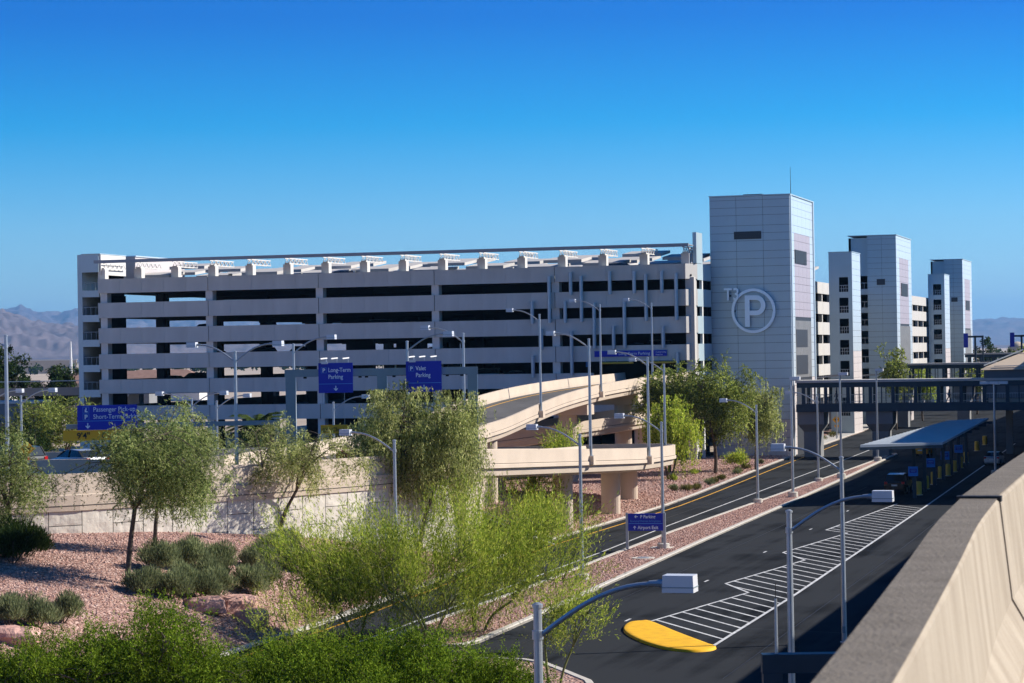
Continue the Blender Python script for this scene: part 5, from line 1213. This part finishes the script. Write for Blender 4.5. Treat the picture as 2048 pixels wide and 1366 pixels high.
# airy yellow-green shrubs on the median
tree('palo_verde', 'large airy yellow-green palo verde in the centre foreground', (-34.9, 105.2, .1), 6.6, (-1.6, .6, 3.05, 5.5, 3.4, 3.1), 'twig', 31, nclump=190, nleaf=240, trunk_r=.12, stems=4, fork=.25, leaf='leaf_palo', bark='green_bark', ll=.2, lw=.03, clump_r=.95, up=.75, out=.7, shell=.5)
tree('palo_verde', 'airy palo verde right of the centre foreground one, over the median kerb', (-33.9, 109.6, .1), 6.4, (1.3, .6, 2.95, 4.4, 3.2, 2.9), 'twig', 32, nclump=150, nleaf=240, trunk_r=.11, stems=3, fork=.25, leaf='leaf_palo', bark='green_bark', ll=.2, lw=.03, clump_r=.95, up=.6, out=.8, shell=.5)
tree('palo_verde', 'darker low palo verde left of the centre foreground, above the road kerb', (-40.9 + 1.6, 107.5, .1), 4.8, (-.6, .3, 2.4, 3.2, 2.3, 2.1), 'twig', 33, nclump=150, nleaf=240, trunk_r=.09, stems=3, fork=.25, leaf='leaf_dense', bark='green_bark', ll=.15, lw=.035, clump_r=.65, up=.4, out=.8, shell=.5)
tree('palo_verde', 'thin straggly palo verde at the bottom right of the foreground lamp', (-24.9, 90.2, .1), 4.3, (.5, .2, 2.9, 1.7, 1.5, 1.35), 'twig', 34, nclump=44, nleaf=130, trunk_r=.07, stems=2, fork=.4, leaf='leaf_palo', bark='green_bark', ll=.14, lw=.03, clump_r=.6, up=.4, out=.7, shell=.5)
tree('palo_verde', 'thin yellowish palo verde over the road between the dark foreground bushes', (-37.0, 94.2, .1), 3.3, (.0, 0, 1.9, 1.9, 1.4, 1.3), 'twig', 35, nclump=40, nleaf=110, trunk_r=.06, stems=3, fork=.25, leaf='leaf_palo', bark='green_bark', ll=.14, lw=.03, clump_r=.6, up=.5, out=.7, shell=.5)
tree('palo_verde', 'young palo verde growing beside the nearest lower ramp column', (-47.9, 169.6, .1), 5.2, (0, 0, 3.1, 1.8, 1.6, 1.9), 'twig', 36, nclump=44, nleaf=150, trunk_r=.08, stems=3, fork=.3, leaf='leaf_palo', bark='green_bark', ll=.2, lw=.045, clump_r=.6, up=.7, out=.6, shell=.5)
tree('palo_verde', 'low palo verde at the inner road corner below the lower ramp', (-44.4, 155.0, .1), 3.6, (.5, .3, 2.0, 2.1, 1.8, 1.4), 'twig', 37, nclump=44, nleaf=180, trunk_r=.07, stems=3, fork=.25, leaf='leaf_palo', bark='green_bark', ll=.18, lw=.045, clump_r=.65, up=.7, out=.7, shell=.5)
tree('palo_verde', 'small palo verde showing above the lower ramp barrier between the columns', (-55.0, 203.0, .1), 6.6, (.0, 0, 4.6, 2.0, 1.8, 2.0), 'twig', 38, nclump=44, nleaf=150, trunk_r=.08, stems=2, fork=.35, leaf='leaf_palo', bark='green_bark', ll=.22, lw=.05, clump_r=.65, up=.7, out=.6, shell=.5)
# dense dark crowns along the bottom edge
DN = [((-36.6, 71.2), 4.2, 2.6, 'dense green mesquite bush at the bottom left corner'), ((-33.5, 72.8), 5.2, 2.3, 'tallest dense green mesquite at the bottom, below the rocks'), ((-29.8, 74.6), 3.7, 2.2, 'dense green mesquite at the bottom, left of the thin yellowish one'),
      ((-27.4, 74.8), 3.9, 2.2, 'dense green mesquite at the bottom centre, left one of two'), ((-25.2, 75.6), 4.0, 2.2, 'dense green mesquite at the bottom centre, beside the lamp pole'), ((-23.1, 76.6), 3.0, 1.6, 'small dense green mesquite right under the foreground lamp pole'),
      ((-35.0, 71.0), 3.7, 2.2, 'dense green mesquite between the corner bush and the tallest one'), ((-31.6, 72.6), 3.5, 2.0, 'low dense green mesquite right of the tallest one'), ((-28.6, 73.0), 3.3, 1.8, 'low dense green mesquite filling the gap below the road kerb'), ((-26.3, 73.4), 3.1, 1.8, 'low dense green mesquite at the bottom edge, in front of the centre pair'), ((-38.4, 73.5), 3.4, 2.0, 'dense green mesquite cut by the left picture edge')]
for k, ((x, y), h_, r_, lb_) in enumerate(DN):
    tree('mesquite_bush', lb_, (x, y, .1), h_, (0, 0, h_ * .58, r_ * 1.15, r_, h_ * .40), 'feather', 50 + k, cat='bush', nclump=int(85 * r_), nleaf=330, trunk_r=.09, stems=3, fork=.25, leaf='leaf_dense', ll=.10, lw=.034, clump_r=.5, up=.9, droop=.1, shell=.45, group='dense mesquites along the bottom edge')
# trees by the emblem tower
tree('desert_willow', 'bright yellow-green round tree nearest the ramp, left of the tower', (-53.7, 240.6, .1), 8.5, (0, 0, 5.2, 3.1, 3.0, 3.1), 'weep', 61, nclump=120, nleaf=170, trunk_r=.16, stems=2, fork=.3, leaf='leaf_palo', ll=.26, lw=.085, clump_r=.8)
tree('shade_tree', 'dark green spreading tree behind the bright round one, beside the ramp', (-56.9, 254.5, .1), 11.4, (.2, 0, 8.2, 3.9, 3.2, 2.9), 'feather', 62, nclump=150, nleaf=170, trunk_r=.2, fork=.35, leaf='leaf_lush', droop=.4, ll=.26, lw=.1, clump_r=.8)
tree('shade_tree', 'tall green tree directly in front of the emblem tower', (-51.5, 252.8, .1), 12, (.1, 0, 7.6, 4.2, 3.6, 4.1), 'feather', 63, nclump=210, nleaf=180, trunk_r=.22, fork=.3, leaf='leaf_lush', droop=.6, ll=.26, lw=.1, clump_r=.85)
tree('weeping_tree', 'drooping grey-green tree right of the tall one, against the tower wall', (-48.4, 259.5, .1), 9.4, (.5, 0, 6.3, 2.5, 2.2, 3.0), 'weep', 64, nclump=90, nleaf=170, trunk_r=.16, fork=.4, leaf='leaf_weep', ll=.28, lw=.08, clump_r=.9)
tree('shade_tree', 'narrow green tree seen above the footbridge roof', (-49.4, 386.9, .1), 13, (0, 0, 8.8, 2.4, 2.2, 4.2), 'feather', 65, nclump=55, nleaf=130, trunk_r=.2, fork=.3, leaf='leaf_lush', droop=.4, ll=.4, lw=.15, clump_r=.9)
tree('shade_tree', 'green tree behind the middle footbridge left part', (-50.5, 432, .1), 9.5, (0, 0, 6.6, 3.2, 2.6, 2.8), 'feather', 66, nclump=45, nleaf=120, trunk_r=.2, fork=.3, leaf='leaf_palo', droop=.4, ll=.42, lw=.16, clump_r=1.0)
tree('shade_tree', 'green tree behind the middle footbridge centre part', (-44.5, 470, .1), 10, (0, 0, 6.8, 3.8, 2.6, 2.8), 'feather', 67, nclump=45, nleaf=120, trunk_r=.2, fork=.3, leaf='leaf_lush', droop=.4, ll=.42, lw=.16, clump_r=1.0)

def tuft(name, label, base, r_, h_, leaf, seed, n_=420, wd=.035, ln=.28, spread=1.0, group=None, cat='shrub'):
    """rounded shrub: upright blades filling a dome, with a woody foot"""
    g_ = np.random.default_rng(seed); t = thing(name, label, cat, base, group=group)
    k = max(5, int(9 * r_ + 4)); c = unit(g_.normal(size=(k, 3))); c[:, 2] = np.abs(c[:, 2]); c = c * np.array([r_ * .62, r_ * .62, h_ * .45]) * g_.uniform(.3, 1, (k, 1)); c[:, 2] += h_ * .15
    ci = g_.integers(0, k, n_); d = unit(g_.normal(size=(n_, 3))); d[:, 2] = np.abs(d[:, 2]) * .9
    rr = g_.uniform(.15, 1, n_)[:, None] ** .6
    pos = c[ci] + d * rr * np.array([r_ * .45, r_ * .45, h_ * .5])
    ax = d * spread + np.array([0, 0, 1.0]) + g_.normal(size=(n_, 3)) * .25
    v, f = leaves(pos, ax, ln, wd, g_); link('foliage', np_mesh('foliage', v, f, leaf, np.clip(g_.normal(.52, .28, k), 0, 1.1)[ci]), t)
    st = MB()
    for q in range(6):
        a = 2 * PI * q / 6; st.tube([(0, 0, -.1), (math.cos(a) * r_ * .35, math.sin(a) * r_ * .35, h_ * .3), (math.cos(a) * r_ * .5, math.sin(a) * r_ * .5, h_ * .6)], [.03, .022, .01], 5)
    st.build('stem', 'bark', t); return t
SHR = [(-48.4, 103.4, .85, 1.25, 'leftmost round grey-green shrub of the cluster beside the near trunk'), (-47.5, 104.7, .95, 1.3, 'front round grey-green shrub, second from the near trunk'), (-46.8, 106.6, .9, 1.25, 'front round grey-green shrub in the middle of the cluster'), (-46.9, 108.9, .8, 1.15, 'rightmost front shrub of the left cluster, behind the rocks'),
       (-50.2, 109.0, 1.0, 1.4, 'back round shrub of the left cluster nearest the second trunk'), (-49.6, 111.4, 1.05, 1.5, 'tall back round shrub in the middle of the left cluster'), (-48.9, 113.4, .95, 1.35, 'back round shrub at the right end of the left cluster'), (-48.0, 107.0, .9, 1.2, 'round shrub in the heart of the left cluster'), (-47.9, 110.6, .9, 1.25, 'round shrub between the two shrub clusters'),
       (-46.1, 111.4, .95, 1.45, 'lowest shrub of the right cluster, upright with yellowish tips'), (-46.6, 114.2, .8, 1.2, 'small shrub above the lowest one of the right cluster'), (-48.3, 117.4, .95, 1.25, 'round shrub at the left of the right cluster'), (-48.9, 121.6, 1.1, 1.5, 'big dark shrub at the top of the right cluster near the wall'), (-47.5, 120.8, 1.0, 1.3, 'round shrub at the right end of the right cluster'), (-49.8, 124.6, 1.0, 1.2, 'shrub at the wall foot behind the right cluster'),
       (-48.3, 90.4, .8, 1.2, 'grey shrub at the left edge above the flat rock, first of three'), (-47.6, 91.6, .85, 1.35, 'grey shrub above the flat rock, middle of three'), (-47.6, 93.9, .8, 1.15, 'grey shrub above the flat rock, right of three'), (-55.6, 104.9, 1.3, 1.9, 'large dark shrub at the left edge under the cut-off acacia'), (-54.9, 103.2, 1.1, 1.5, 'dark shrub in front of the large one at the left edge')]
for k, (x, y, r_, h_, lb_) in enumerate(SHR):
    tuft('sage_shrub', lb_, (x, y, bank_z(x, y)), r_ * 1.45, h_ * 1.25, 'leaf_dark' if k in (18, 19) else 'leaf_shrub', 100 + k, n_=int(6500 * r_ * r_), wd=.034, ln=.26, group='round shrubs on the gravel bank')
TF = [(-49.0, 220.8), (-47.8, 221.2), (-46.95, 223.1), (-47.2, 231.3), (-46.9, 233.6), (-47.6, 240), (-48.9, 251.4), (-49.2, 253.6), (-49.9, 261.6), (-50.3, 272.7), (-53.0, 238.2), (-53.4, 250.6), (-58.1, 346.7), (-54.2, 340), (-54.4, 352.9), (-53, 318)]
TL = ['first', 'second', 'third', 'fourth', 'fifth', 'sixth', 'seventh', 'eighth', 'ninth', 'tenth']
for k, (x, y) in enumerate(TF):
    lb_ = f'{TL[k]} low desert tuft along the road kerb counted from the ramp' if k < 10 else ['bright green sprout in the gravel under the bright round tree', 'bright green sprout in the gravel under the tall green tree', 'leftmost tuft in the bed before the slim stair tower', 'tuft left of the orange diamond sign', 'tuft right of the orange diamond sign', 'low spreading tuft in the bed right of the footbridge pier'][k - 10]
    x = min(x, af(y) - 1.0)
    tuft('desert_tuft', lb_, (x, y, .11), .75 if k < 12 else 1.2, .75 if k < 12 else 1.1, 'leaf_palo' if k in (10, 11) else ('leaf_dry' if k % 3 else 'leaf_shrub'), 150 + k, n_=380, wd=.05, ln=.38, group='desert tufts in the gravel')
tuft('umbrella_shrub', 'low bright green flat-topped shrub at the tower foot', (-51.0, 262.0, .1), 1.9, 2.6, 'leaf_palo', 180, n_=1500, wd=.09, ln=.28)
# rocks
def rock(x, y, z, sx, sy, sz, seed, label, rz):
    g_ = np.random.default_rng(seed); q = MB(); n1, n2 = 18, 9
    for j in range(n2 + 1):
        for i in range(n1):
            a = 2 * PI * i / n1; ph = PI * j / n2; c = Vector((math.cos(a) * math.sin(ph), math.sin(a) * math.sin(ph), -math.cos(ph)))
            k = 1 / max(abs(c.x), abs(c.y), abs(c.z)) ** .72
            dn = 1 + .2 * noise.noise(c * 1.3 + Vector((seed, 0, 0))) + .07 * noise.noise(c * 4 + Vector((0, seed, 0)))
            w = c * k * dn; w.z = round(w.z * 4 + .4 * noise.noise(c * 2)) / 4 * .5 + w.z * .5
            q.v.append((w.x * sx, w.y * sy, w.z * sz))
    for j in range(n2):
        for i in range(n1): q.f.append((j * n1 + i, j * n1 + (i + 1) % n1, (j + 1) * n1 + (i + 1) % n1, (j + 1) * n1 + i)); q.mi.append(0)
    tag(q.build('boulder', 'rock', None, loc=(x, y, z), rz=rz), label, 'boulder', 'red boulders on the bank')
rock(-46.0, 105.3, 1.62, .95, .75, .42, 3, 'flat-sided red boulder left of three below the shrubs', .4)
rock(-45.5, 107.7, 1.42, .95, .85, .45, 8, 'dark-cracked red boulder behind the two front ones', 1.0)
rock(-44.4, 107.0, .85, .85, .85, .48, 14, 'blocky red boulder nearest the road kerb, right of three', .25)
rock(-47.1, 88.6, 2.1, 1.0, .9, .42, 21, 'long flat red boulder cut by the left picture edge', .3)
rock(-47.8, 128.5, 1.9, .5, .4, .35, 25, 'small red boulder at the wall foot behind the palo verde', .9)

# ------------------------------------------------------------------ far left: viaduct, town, trees
vd = thing('viaduct', 'low grey concrete viaduct with railing far left behind the wall lamp', 'viaduct', (0, 0, 0))
MB().sweep([(-300, 300, 7.6), (-170, 362, 7.6), (-146, 373, 7.6)], [(-4, 0), (4, 0), (4, 1.3), (3.7, 1.3), (3.7, .5), (-4, .5)]).build('deck', 'grey_wall', vd)
MB().sweep([(-300, 300, 9.9), (-146, 373, 9.9)], [(3.7, 0), (3.85, 0), (3.85, .12), (3.7, .12)]).build('railing', 'steel', vd)
for k in range(8): x = -290 + 20 * k; MB().box(x - .9, x + .9, 304 + 9.6 * k - .9 + 1, 304 + 9.6 * k + 1.9, -.05, 7.6).build('pier', 'grey_wall', vd)
gw = thing('utility_building', 'plain grey block building below the viaduct at the left edge', 'building', (-158, 290, 0), R(16)); MB().box(-14, 7, 0, 9, 0, 7.6).build('wall', 'grey_wall', gw); MB().box(-14.2, 7.2, -.2, 9.2, 7.6, 7.9).build('roof_cap', 'stucco2', gw); MB().box(-8, -5, -.06, 0, 0, 3).build('door', 'louver', gw)
MB().box(2, 4, -.06, 0, 3, 5).build('window', 'glass', gw)
rd2 = struct(MB().prism([(-150, 205), (-84, 205), (-84, 212), (-150, 216)], -.05, 2.2).build('side_road', 'asphalt_old'))
def house(loc, w, d, h, roof_h, wallm, roofm, label, rz=.2):
    t = thing('house', label, 'house', loc, rz); MB().box(0, w, 0, d, 0, h).build('wall', wallm, t)
    MB().add([(-.5, -.5, h), (w + .5, -.5, h), (w + .5, d + .5, h), (-.5, d + .5, h), (w * .2, d / 2, h + roof_h), (w * .8, d / 2, h + roof_h)], [(0, 1, 5, 4), (1, 2, 5), (2, 3, 4, 5), (3, 0, 4), (3, 2, 1, 0)]).build('roof', roofm, t)
    for k in range(3): MB().box(w * (.12 + .3 * k), w * (.26 + .3 * k), -.08, 0, h * .35, h * .7).build('window', 'glass', t)
house((-325, 600, 0), 15, 12, 4.2, 3.6, 'stucco', 'tile2', 'dark-roofed house behind the viaduct, right of the wall lamp')
house((-312, 560, 0), 12, 10, 5, 1.2, 'stucco2', 'stucco2', 'white flat house behind the viaduct at the left edge')
house((-400, 790, 0), 24, 14, 4.6, 3.4, 'stucco', 'tile', 'long house with red-brown roof beside the palms')
house((-440, 870, 0), 22, 14, 5.4, 3.6, 'stucco2', 'tile', 'white-walled house with red-brown roof left of the palms')
house((-330, 690, 0), 26, 12, 7.2, 2.6, 'stucco2', 'tile', 'wide house with pinkish roof just left of the stair block')
house((-262, 520, 0), 20, 12, 6.4, 2.2, 'grey_wall', 'tile2', 'dark brown-roofed house against the stair block edge')
house((-480, 980, 0), 30, 14, 5, 3, 'stucco', 'tile', 'distant tan house behind the palms')
bb = thing('warehouse', 'long low beige building on the far plain', 'building', (-1175, 2190, 0), R(26)); MB().box(0, 75, 0, 30, 0, 13).build('wall', 'stucco', bb); MB().box(-.5, 75.5, -.5, 30.5, 13, 14.2).build('parapet', 'stucco2', bb)
for k in range(6): MB().box(5 + 11 * k, 9 + 11 * k, -.1, 0, 3, 7).build('window', 'glass', bb)
sp_ = thing('spire', 'thin white spire standing over the far town', 'spire', (-672, 1341, 0)); MB().tube([(0, 0, 0), (0, 0, 12), (0, 0, 24.6)], [1.0, .85, .45], 6).build('shaft', 'white', sp_); MB().box(-1.8, 1.8, -1.8, 1.8, 0, 2).build('plinth', 'stucco', sp_)
tree('cypress_tree', 'big dark tree mass at the left picture edge beyond the viaduct', (-201, 374, 0), 15.5, (0, 0, 9.6, 6.0, 5, 6.0), 'dense', 71, nclump=110, nleaf=110, trunk_r=.4, fork=.25, leaf='leaf_dark', ll=.55, lw=.3, clump_r=1.3)
tree('cypress_tree', 'lower dark tree right of the dark mass, behind the wall lamp', (-193, 380, 0), 12.4, (0, 0, 7.6, 3.4, 3, 4.4), 'dense', 72, nclump=60, nleaf=100, trunk_r=.3, fork=.25, leaf='leaf_dark', ll=.55, lw=.3, clump_r=1.2)
tree('mesquite_tree', 'wide green tree left of the stair block, below the viaduct', (-113.5, 222, 0), 10.2, (0, 0, 6.9, 5.2, 4, 3.0), 'feather', 73, nclump=110, nleaf=150, trunk_r=.25, stems=2, fork=.35, leaf='leaf_lush', droop=.2, up=.5, ll=.3, lw=.09, clump_r=1.0)
tree('mesquite_tree', 'dark tree below the wide green one, behind the clearance board', (-104, 196, 0), 8.2, (0, 0, 5.6, 4.2, 3, 2.2), 'feather', 74, nclump=70, nleaf=140, trunk_r=.2, fork=.35, leaf='leaf_dark', droop=.2, ll=.3, lw=.09, clump_r=.9)
tree('mesquite_tree', 'dark shrubby tree in front of the stair block foot', (-94, 199, 0), 6.4, (0, 0, 4.4, 3.2, 2.6, 1.9), 'feather', 75, nclump=50, nleaf=140, trunk_r=.18, fork=.35, leaf='leaf_dark', droop=.2, ll=.3, lw=.09, clump_r=.9)
def palm(loc, h_, r_, label, seed, nf=26):
    rn = random.Random(seed); t = thing('palm_tree', label, 'palm', loc); MB().tube([(0, 0, 0), (.1, 0, h_ * .5), (0, 0, h_)], [.3, .24, .2], 9).build('trunk', 'bark', t); q = MB()
    for k in range(nf):
        a = 2 * PI * k / nf + rn.uniform(-.2, .2); el = rn.uniform(-.35, 1.2); P = [Vector((0, 0, h_))]
        for s_ in (.35, .7, 1.0): P.append(Vector((math.cos(a) * r_ * s_ * math.cos(el * (1 - .3 * s_)), math.sin(a) * r_ * s_ * math.cos(el * (1 - .3 * s_)), h_ + r_ * s_ * math.sin(el) - r_ * .45 * s_ * s_)))
        for i in range(3):
            d = (P[i + 1] - P[i]).normalized(); sd = d.cross(Vector((0, 0, 1))); sd = sd.normalized() if sd.length > .01 else Vector((1, 0, 0))
            for m_ in range(7):
                c = P[i].lerp(P[i + 1], m_ / 7)
                for s_ in (-1, 1): e = c + sd * s_ * r_ * .24 + d * r_ * .16 + Vector((0, 0, -r_ * .08)); q.add([c, c + d * r_ * .06, e], [(0, 1, 2)])
    q.build('crown', 'leaf_palm', t)
palm((-408, 800, 0), 10.2, 3.0, 'palm tree in the far town, left one of two', 1); palm((-399, 801, 0), 9.0, 2.6, 'palm tree in the far town, right one of two', 2); palm((-640, 1330, 0), 20, 3.2, 'tall thin palm left of the white spire', 3)
palm((-83.6, 203.5, 0), 7.0, 2.9, 'dark palm crown in front of the garage, left of the gantry', 4, 40)
tree('shade_tree', 'sparse grey-brown tree left of the white spire', (-520, 1060, 0), 13, (0, 0, 9, 7, 4, 4), 'feather', 76, nclump=50, nleaf=70, trunk_r=.3, fork=.4, leaf='leaf_dry', droop=.2, ll=.7, lw=.2, clump_r=1.2)
# far wood that reads as one mass
g_ = np.random.default_rng(77); P_ = []
for k in range(420):
    px = g_.uniform(-1600, 700); yy = g_.uniform(1750, 2600); h_ = g_.uniform(5, 11); c = np.array([px, yy, h_ * .55]); P_.append(c + unit(g_.normal(size=(60, 3))) * np.array([h_ * .55, h_ * .55, h_ * .5]) * g_.uniform(.3, 1, (60, 1)))
pos = np.concatenate(P_); v, f = leaves(pos, g_.normal(size=(len(pos), 3)), 3.2, 2.2, g_)
tag(link('far_wood', np_mesh('far_wood', v, f, 'leaf_dark')), 'dark line of distant trees across the plain below the mountains', 'trees', kind='stuff')
# far right
for k, (x, y, h_, r_) in enumerate([(-62, 690, 14, 6.5), (-55, 720, 12, 6.0), (-48, 700, 9.5, 6)]):
    tree('shade_tree', ['dark tree beyond the farthest footbridge, left of three', 'dark tree beyond the farthest footbridge, middle of three', 'dark tree beyond the farthest footbridge, right of three'][k], (x, y, 0), h_, (0, 0, h_ * .62, r_, 4, h_ * .36), 'dense', 90 + k, nclump=55, nleaf=70, trunk_r=.3, fork=.3, leaf='leaf_dark' if k != 1 else 'leaf_lush', ll=.8, lw=.4, clump_r=1.5)
for k, (x, y, zt) in enumerate([(-47.5, 500, 15.2), (-38.2, 500, 15.2)]):
    t = thing('road_gantry', ['dark distant sign gantry just right of the last tall tower', 'dark distant sign gantry cut by the right picture edge'][k], 'gantry', (x, y, 0)); MB().box(-.2, .2, -.2, .2, 0, zt).box(1.4, 1.7, -.2, .2, 0, zt).build('post', 'bluesteel', t); MB().box(-2.2, 1.7, -.2, .2, zt - .4, zt).build('beam', 'bluesteel', t); MB().box(-2.3, -1.4, -.3, -.21, zt - 2.4, zt + .5).build('sign_panel', 'signblue', t)
bs_ = thing('round_tank', 'pale round tank top behind the far right trees', 'tank', (-62.5, 800, 0)); q = MB(); q.tube([(0, 0, 8)] + [(0, 0, 11 - 3.2 * math.cos(a)) for a in np.linspace(.3, PI - .05, 9)], [.8] + [3.2 * math.sin(a) for a in np.linspace(.3, PI - .05, 9)], 20); q.build('bowl', 'stucco', bs_, smooth=True); MB().tube([(0, 0, 0), (0, 0, 8.2)], .8, 12).build('stem', 'stucco', bs_)

# ------------------------------------------------------------------ mountains and air
def mountains(name, r0, r1, prof, seed, n_r=84, rough=1.0):
    v = []; azs = np.radians(np.concatenate([np.linspace(-80, -14.2, 90), np.linspace(-14, 14, 640), np.linspace(14.2, 80, 90)])); n_az = len(azs)
    for ia, a in enumerate(azs):
        # a: angle to the right of the view direction
        wa = R(90 + 16.27) - a; hgt = prof(math.tan(a) * 4835 + 1024 if abs(a) < 1.2 else 9999)
        for j in range(n_r):
            t = j / (n_r - 1); r_ = r0 + (r1 - r0) * t; x, y = r_ * math.cos(wa), r_ * math.sin(wa)
            sh = math.sin(min(1, t / .72) * PI / 2) ** 1.5 if t < .72 else 1 - ((t - .72) / .28) ** 2 * .6
            p = Vector((x, y, seed * 1000.0)); s1 = r0 / 9.0
            n1 = 1 - abs(noise.noise(p / s1 * 1.7)) * 2; n2 = 1 - abs(noise.noise(p / s1 * 5.3)) * 2; n3 = 1 - abs(noise.noise(p / s1 * 13)) * 2; n4 = noise.noise(p / s1 * 31)
            z = hgt * (sh * (.80 + .0 * n1) + rough * min(1, t * 3.2) * (.13 * n1 + .15 * n2 + .09 * n3 + .05 * n4) * (1 if t < .85 else (1 - t) / .15))
            v.append((x, y, max(z, -3 if t > .02 else -8)))
    f = [(i * n_r + j, i * n_r + j + 1, (i + 1) * n_r + j + 1, (i + 1) * n_r + j) for i in range(n_az - 1) for j in range(n_r - 1)]
    me = bpy.data.meshes.new(name); me.from_pydata(v, [], f); me.materials.append(M['mountain']); me.polygons.foreach_set('use_smooth', [True] * len(f)); struct(link(name, me))
def prof_near(px):
    y = interp(px, [-3000, -600, 0, 60, 100, 200, 500, 900, 1500, 1900, 2300, 5000], [600, 618, 630, 644, 652, 655, 668, 690, 705, 705, 700, 690]); hz = 722 - .0166 * px if -3000 < px < 5000 else 700
    return max(10, (hz - y) / 4835 * 13500)
def prof_far(px):
    y = interp(px, [-4000, -300, 0, 40, 80, 115, 145, 200, 500, 900, 1400, 1800, 1940, 2000, 2060, 2300, 5000], [640, 632, 623, 615, 624, 626, 619, 616, 628, 640, 645, 640, 641, 637, 634, 622, 640]); hz = 722 - .0166 * px if -4000 < px < 5000 else 700
    return max(40, (hz - y) / 4835 * 26500)
mountains('mountain_range', 9000, 15000, prof_near, 1)
mountains('far_mountain_range', 20000, 29000, prof_far, 2, rough=.8)
hz_ = MB().box(-42000, 42000, -42000, 42000, -9, 760)
hm = bpy.data.materials.new('haze_air'); hm.use_nodes = True; hn = hm.node_tree.nodes; hn.clear()
pv = hn.new('ShaderNodeVolumePrincipled'); pv.inputs['Color'].default_value = (.24, .56, 1.0, 1); pv.inputs['Density'].default_value = 3.6e-5; pv.inputs['Anisotropy'].default_value = .2
ho_ = hn.new('ShaderNodeOutputMaterial'); hm.node_tree.links.new(pv.outputs[0], ho_.inputs['Volume'])
hz_o = hz_.build('haze', hm); hz_o['kind'] = 'stuff'; hz_o['label'] = 'thin pale haze over the whole plain'
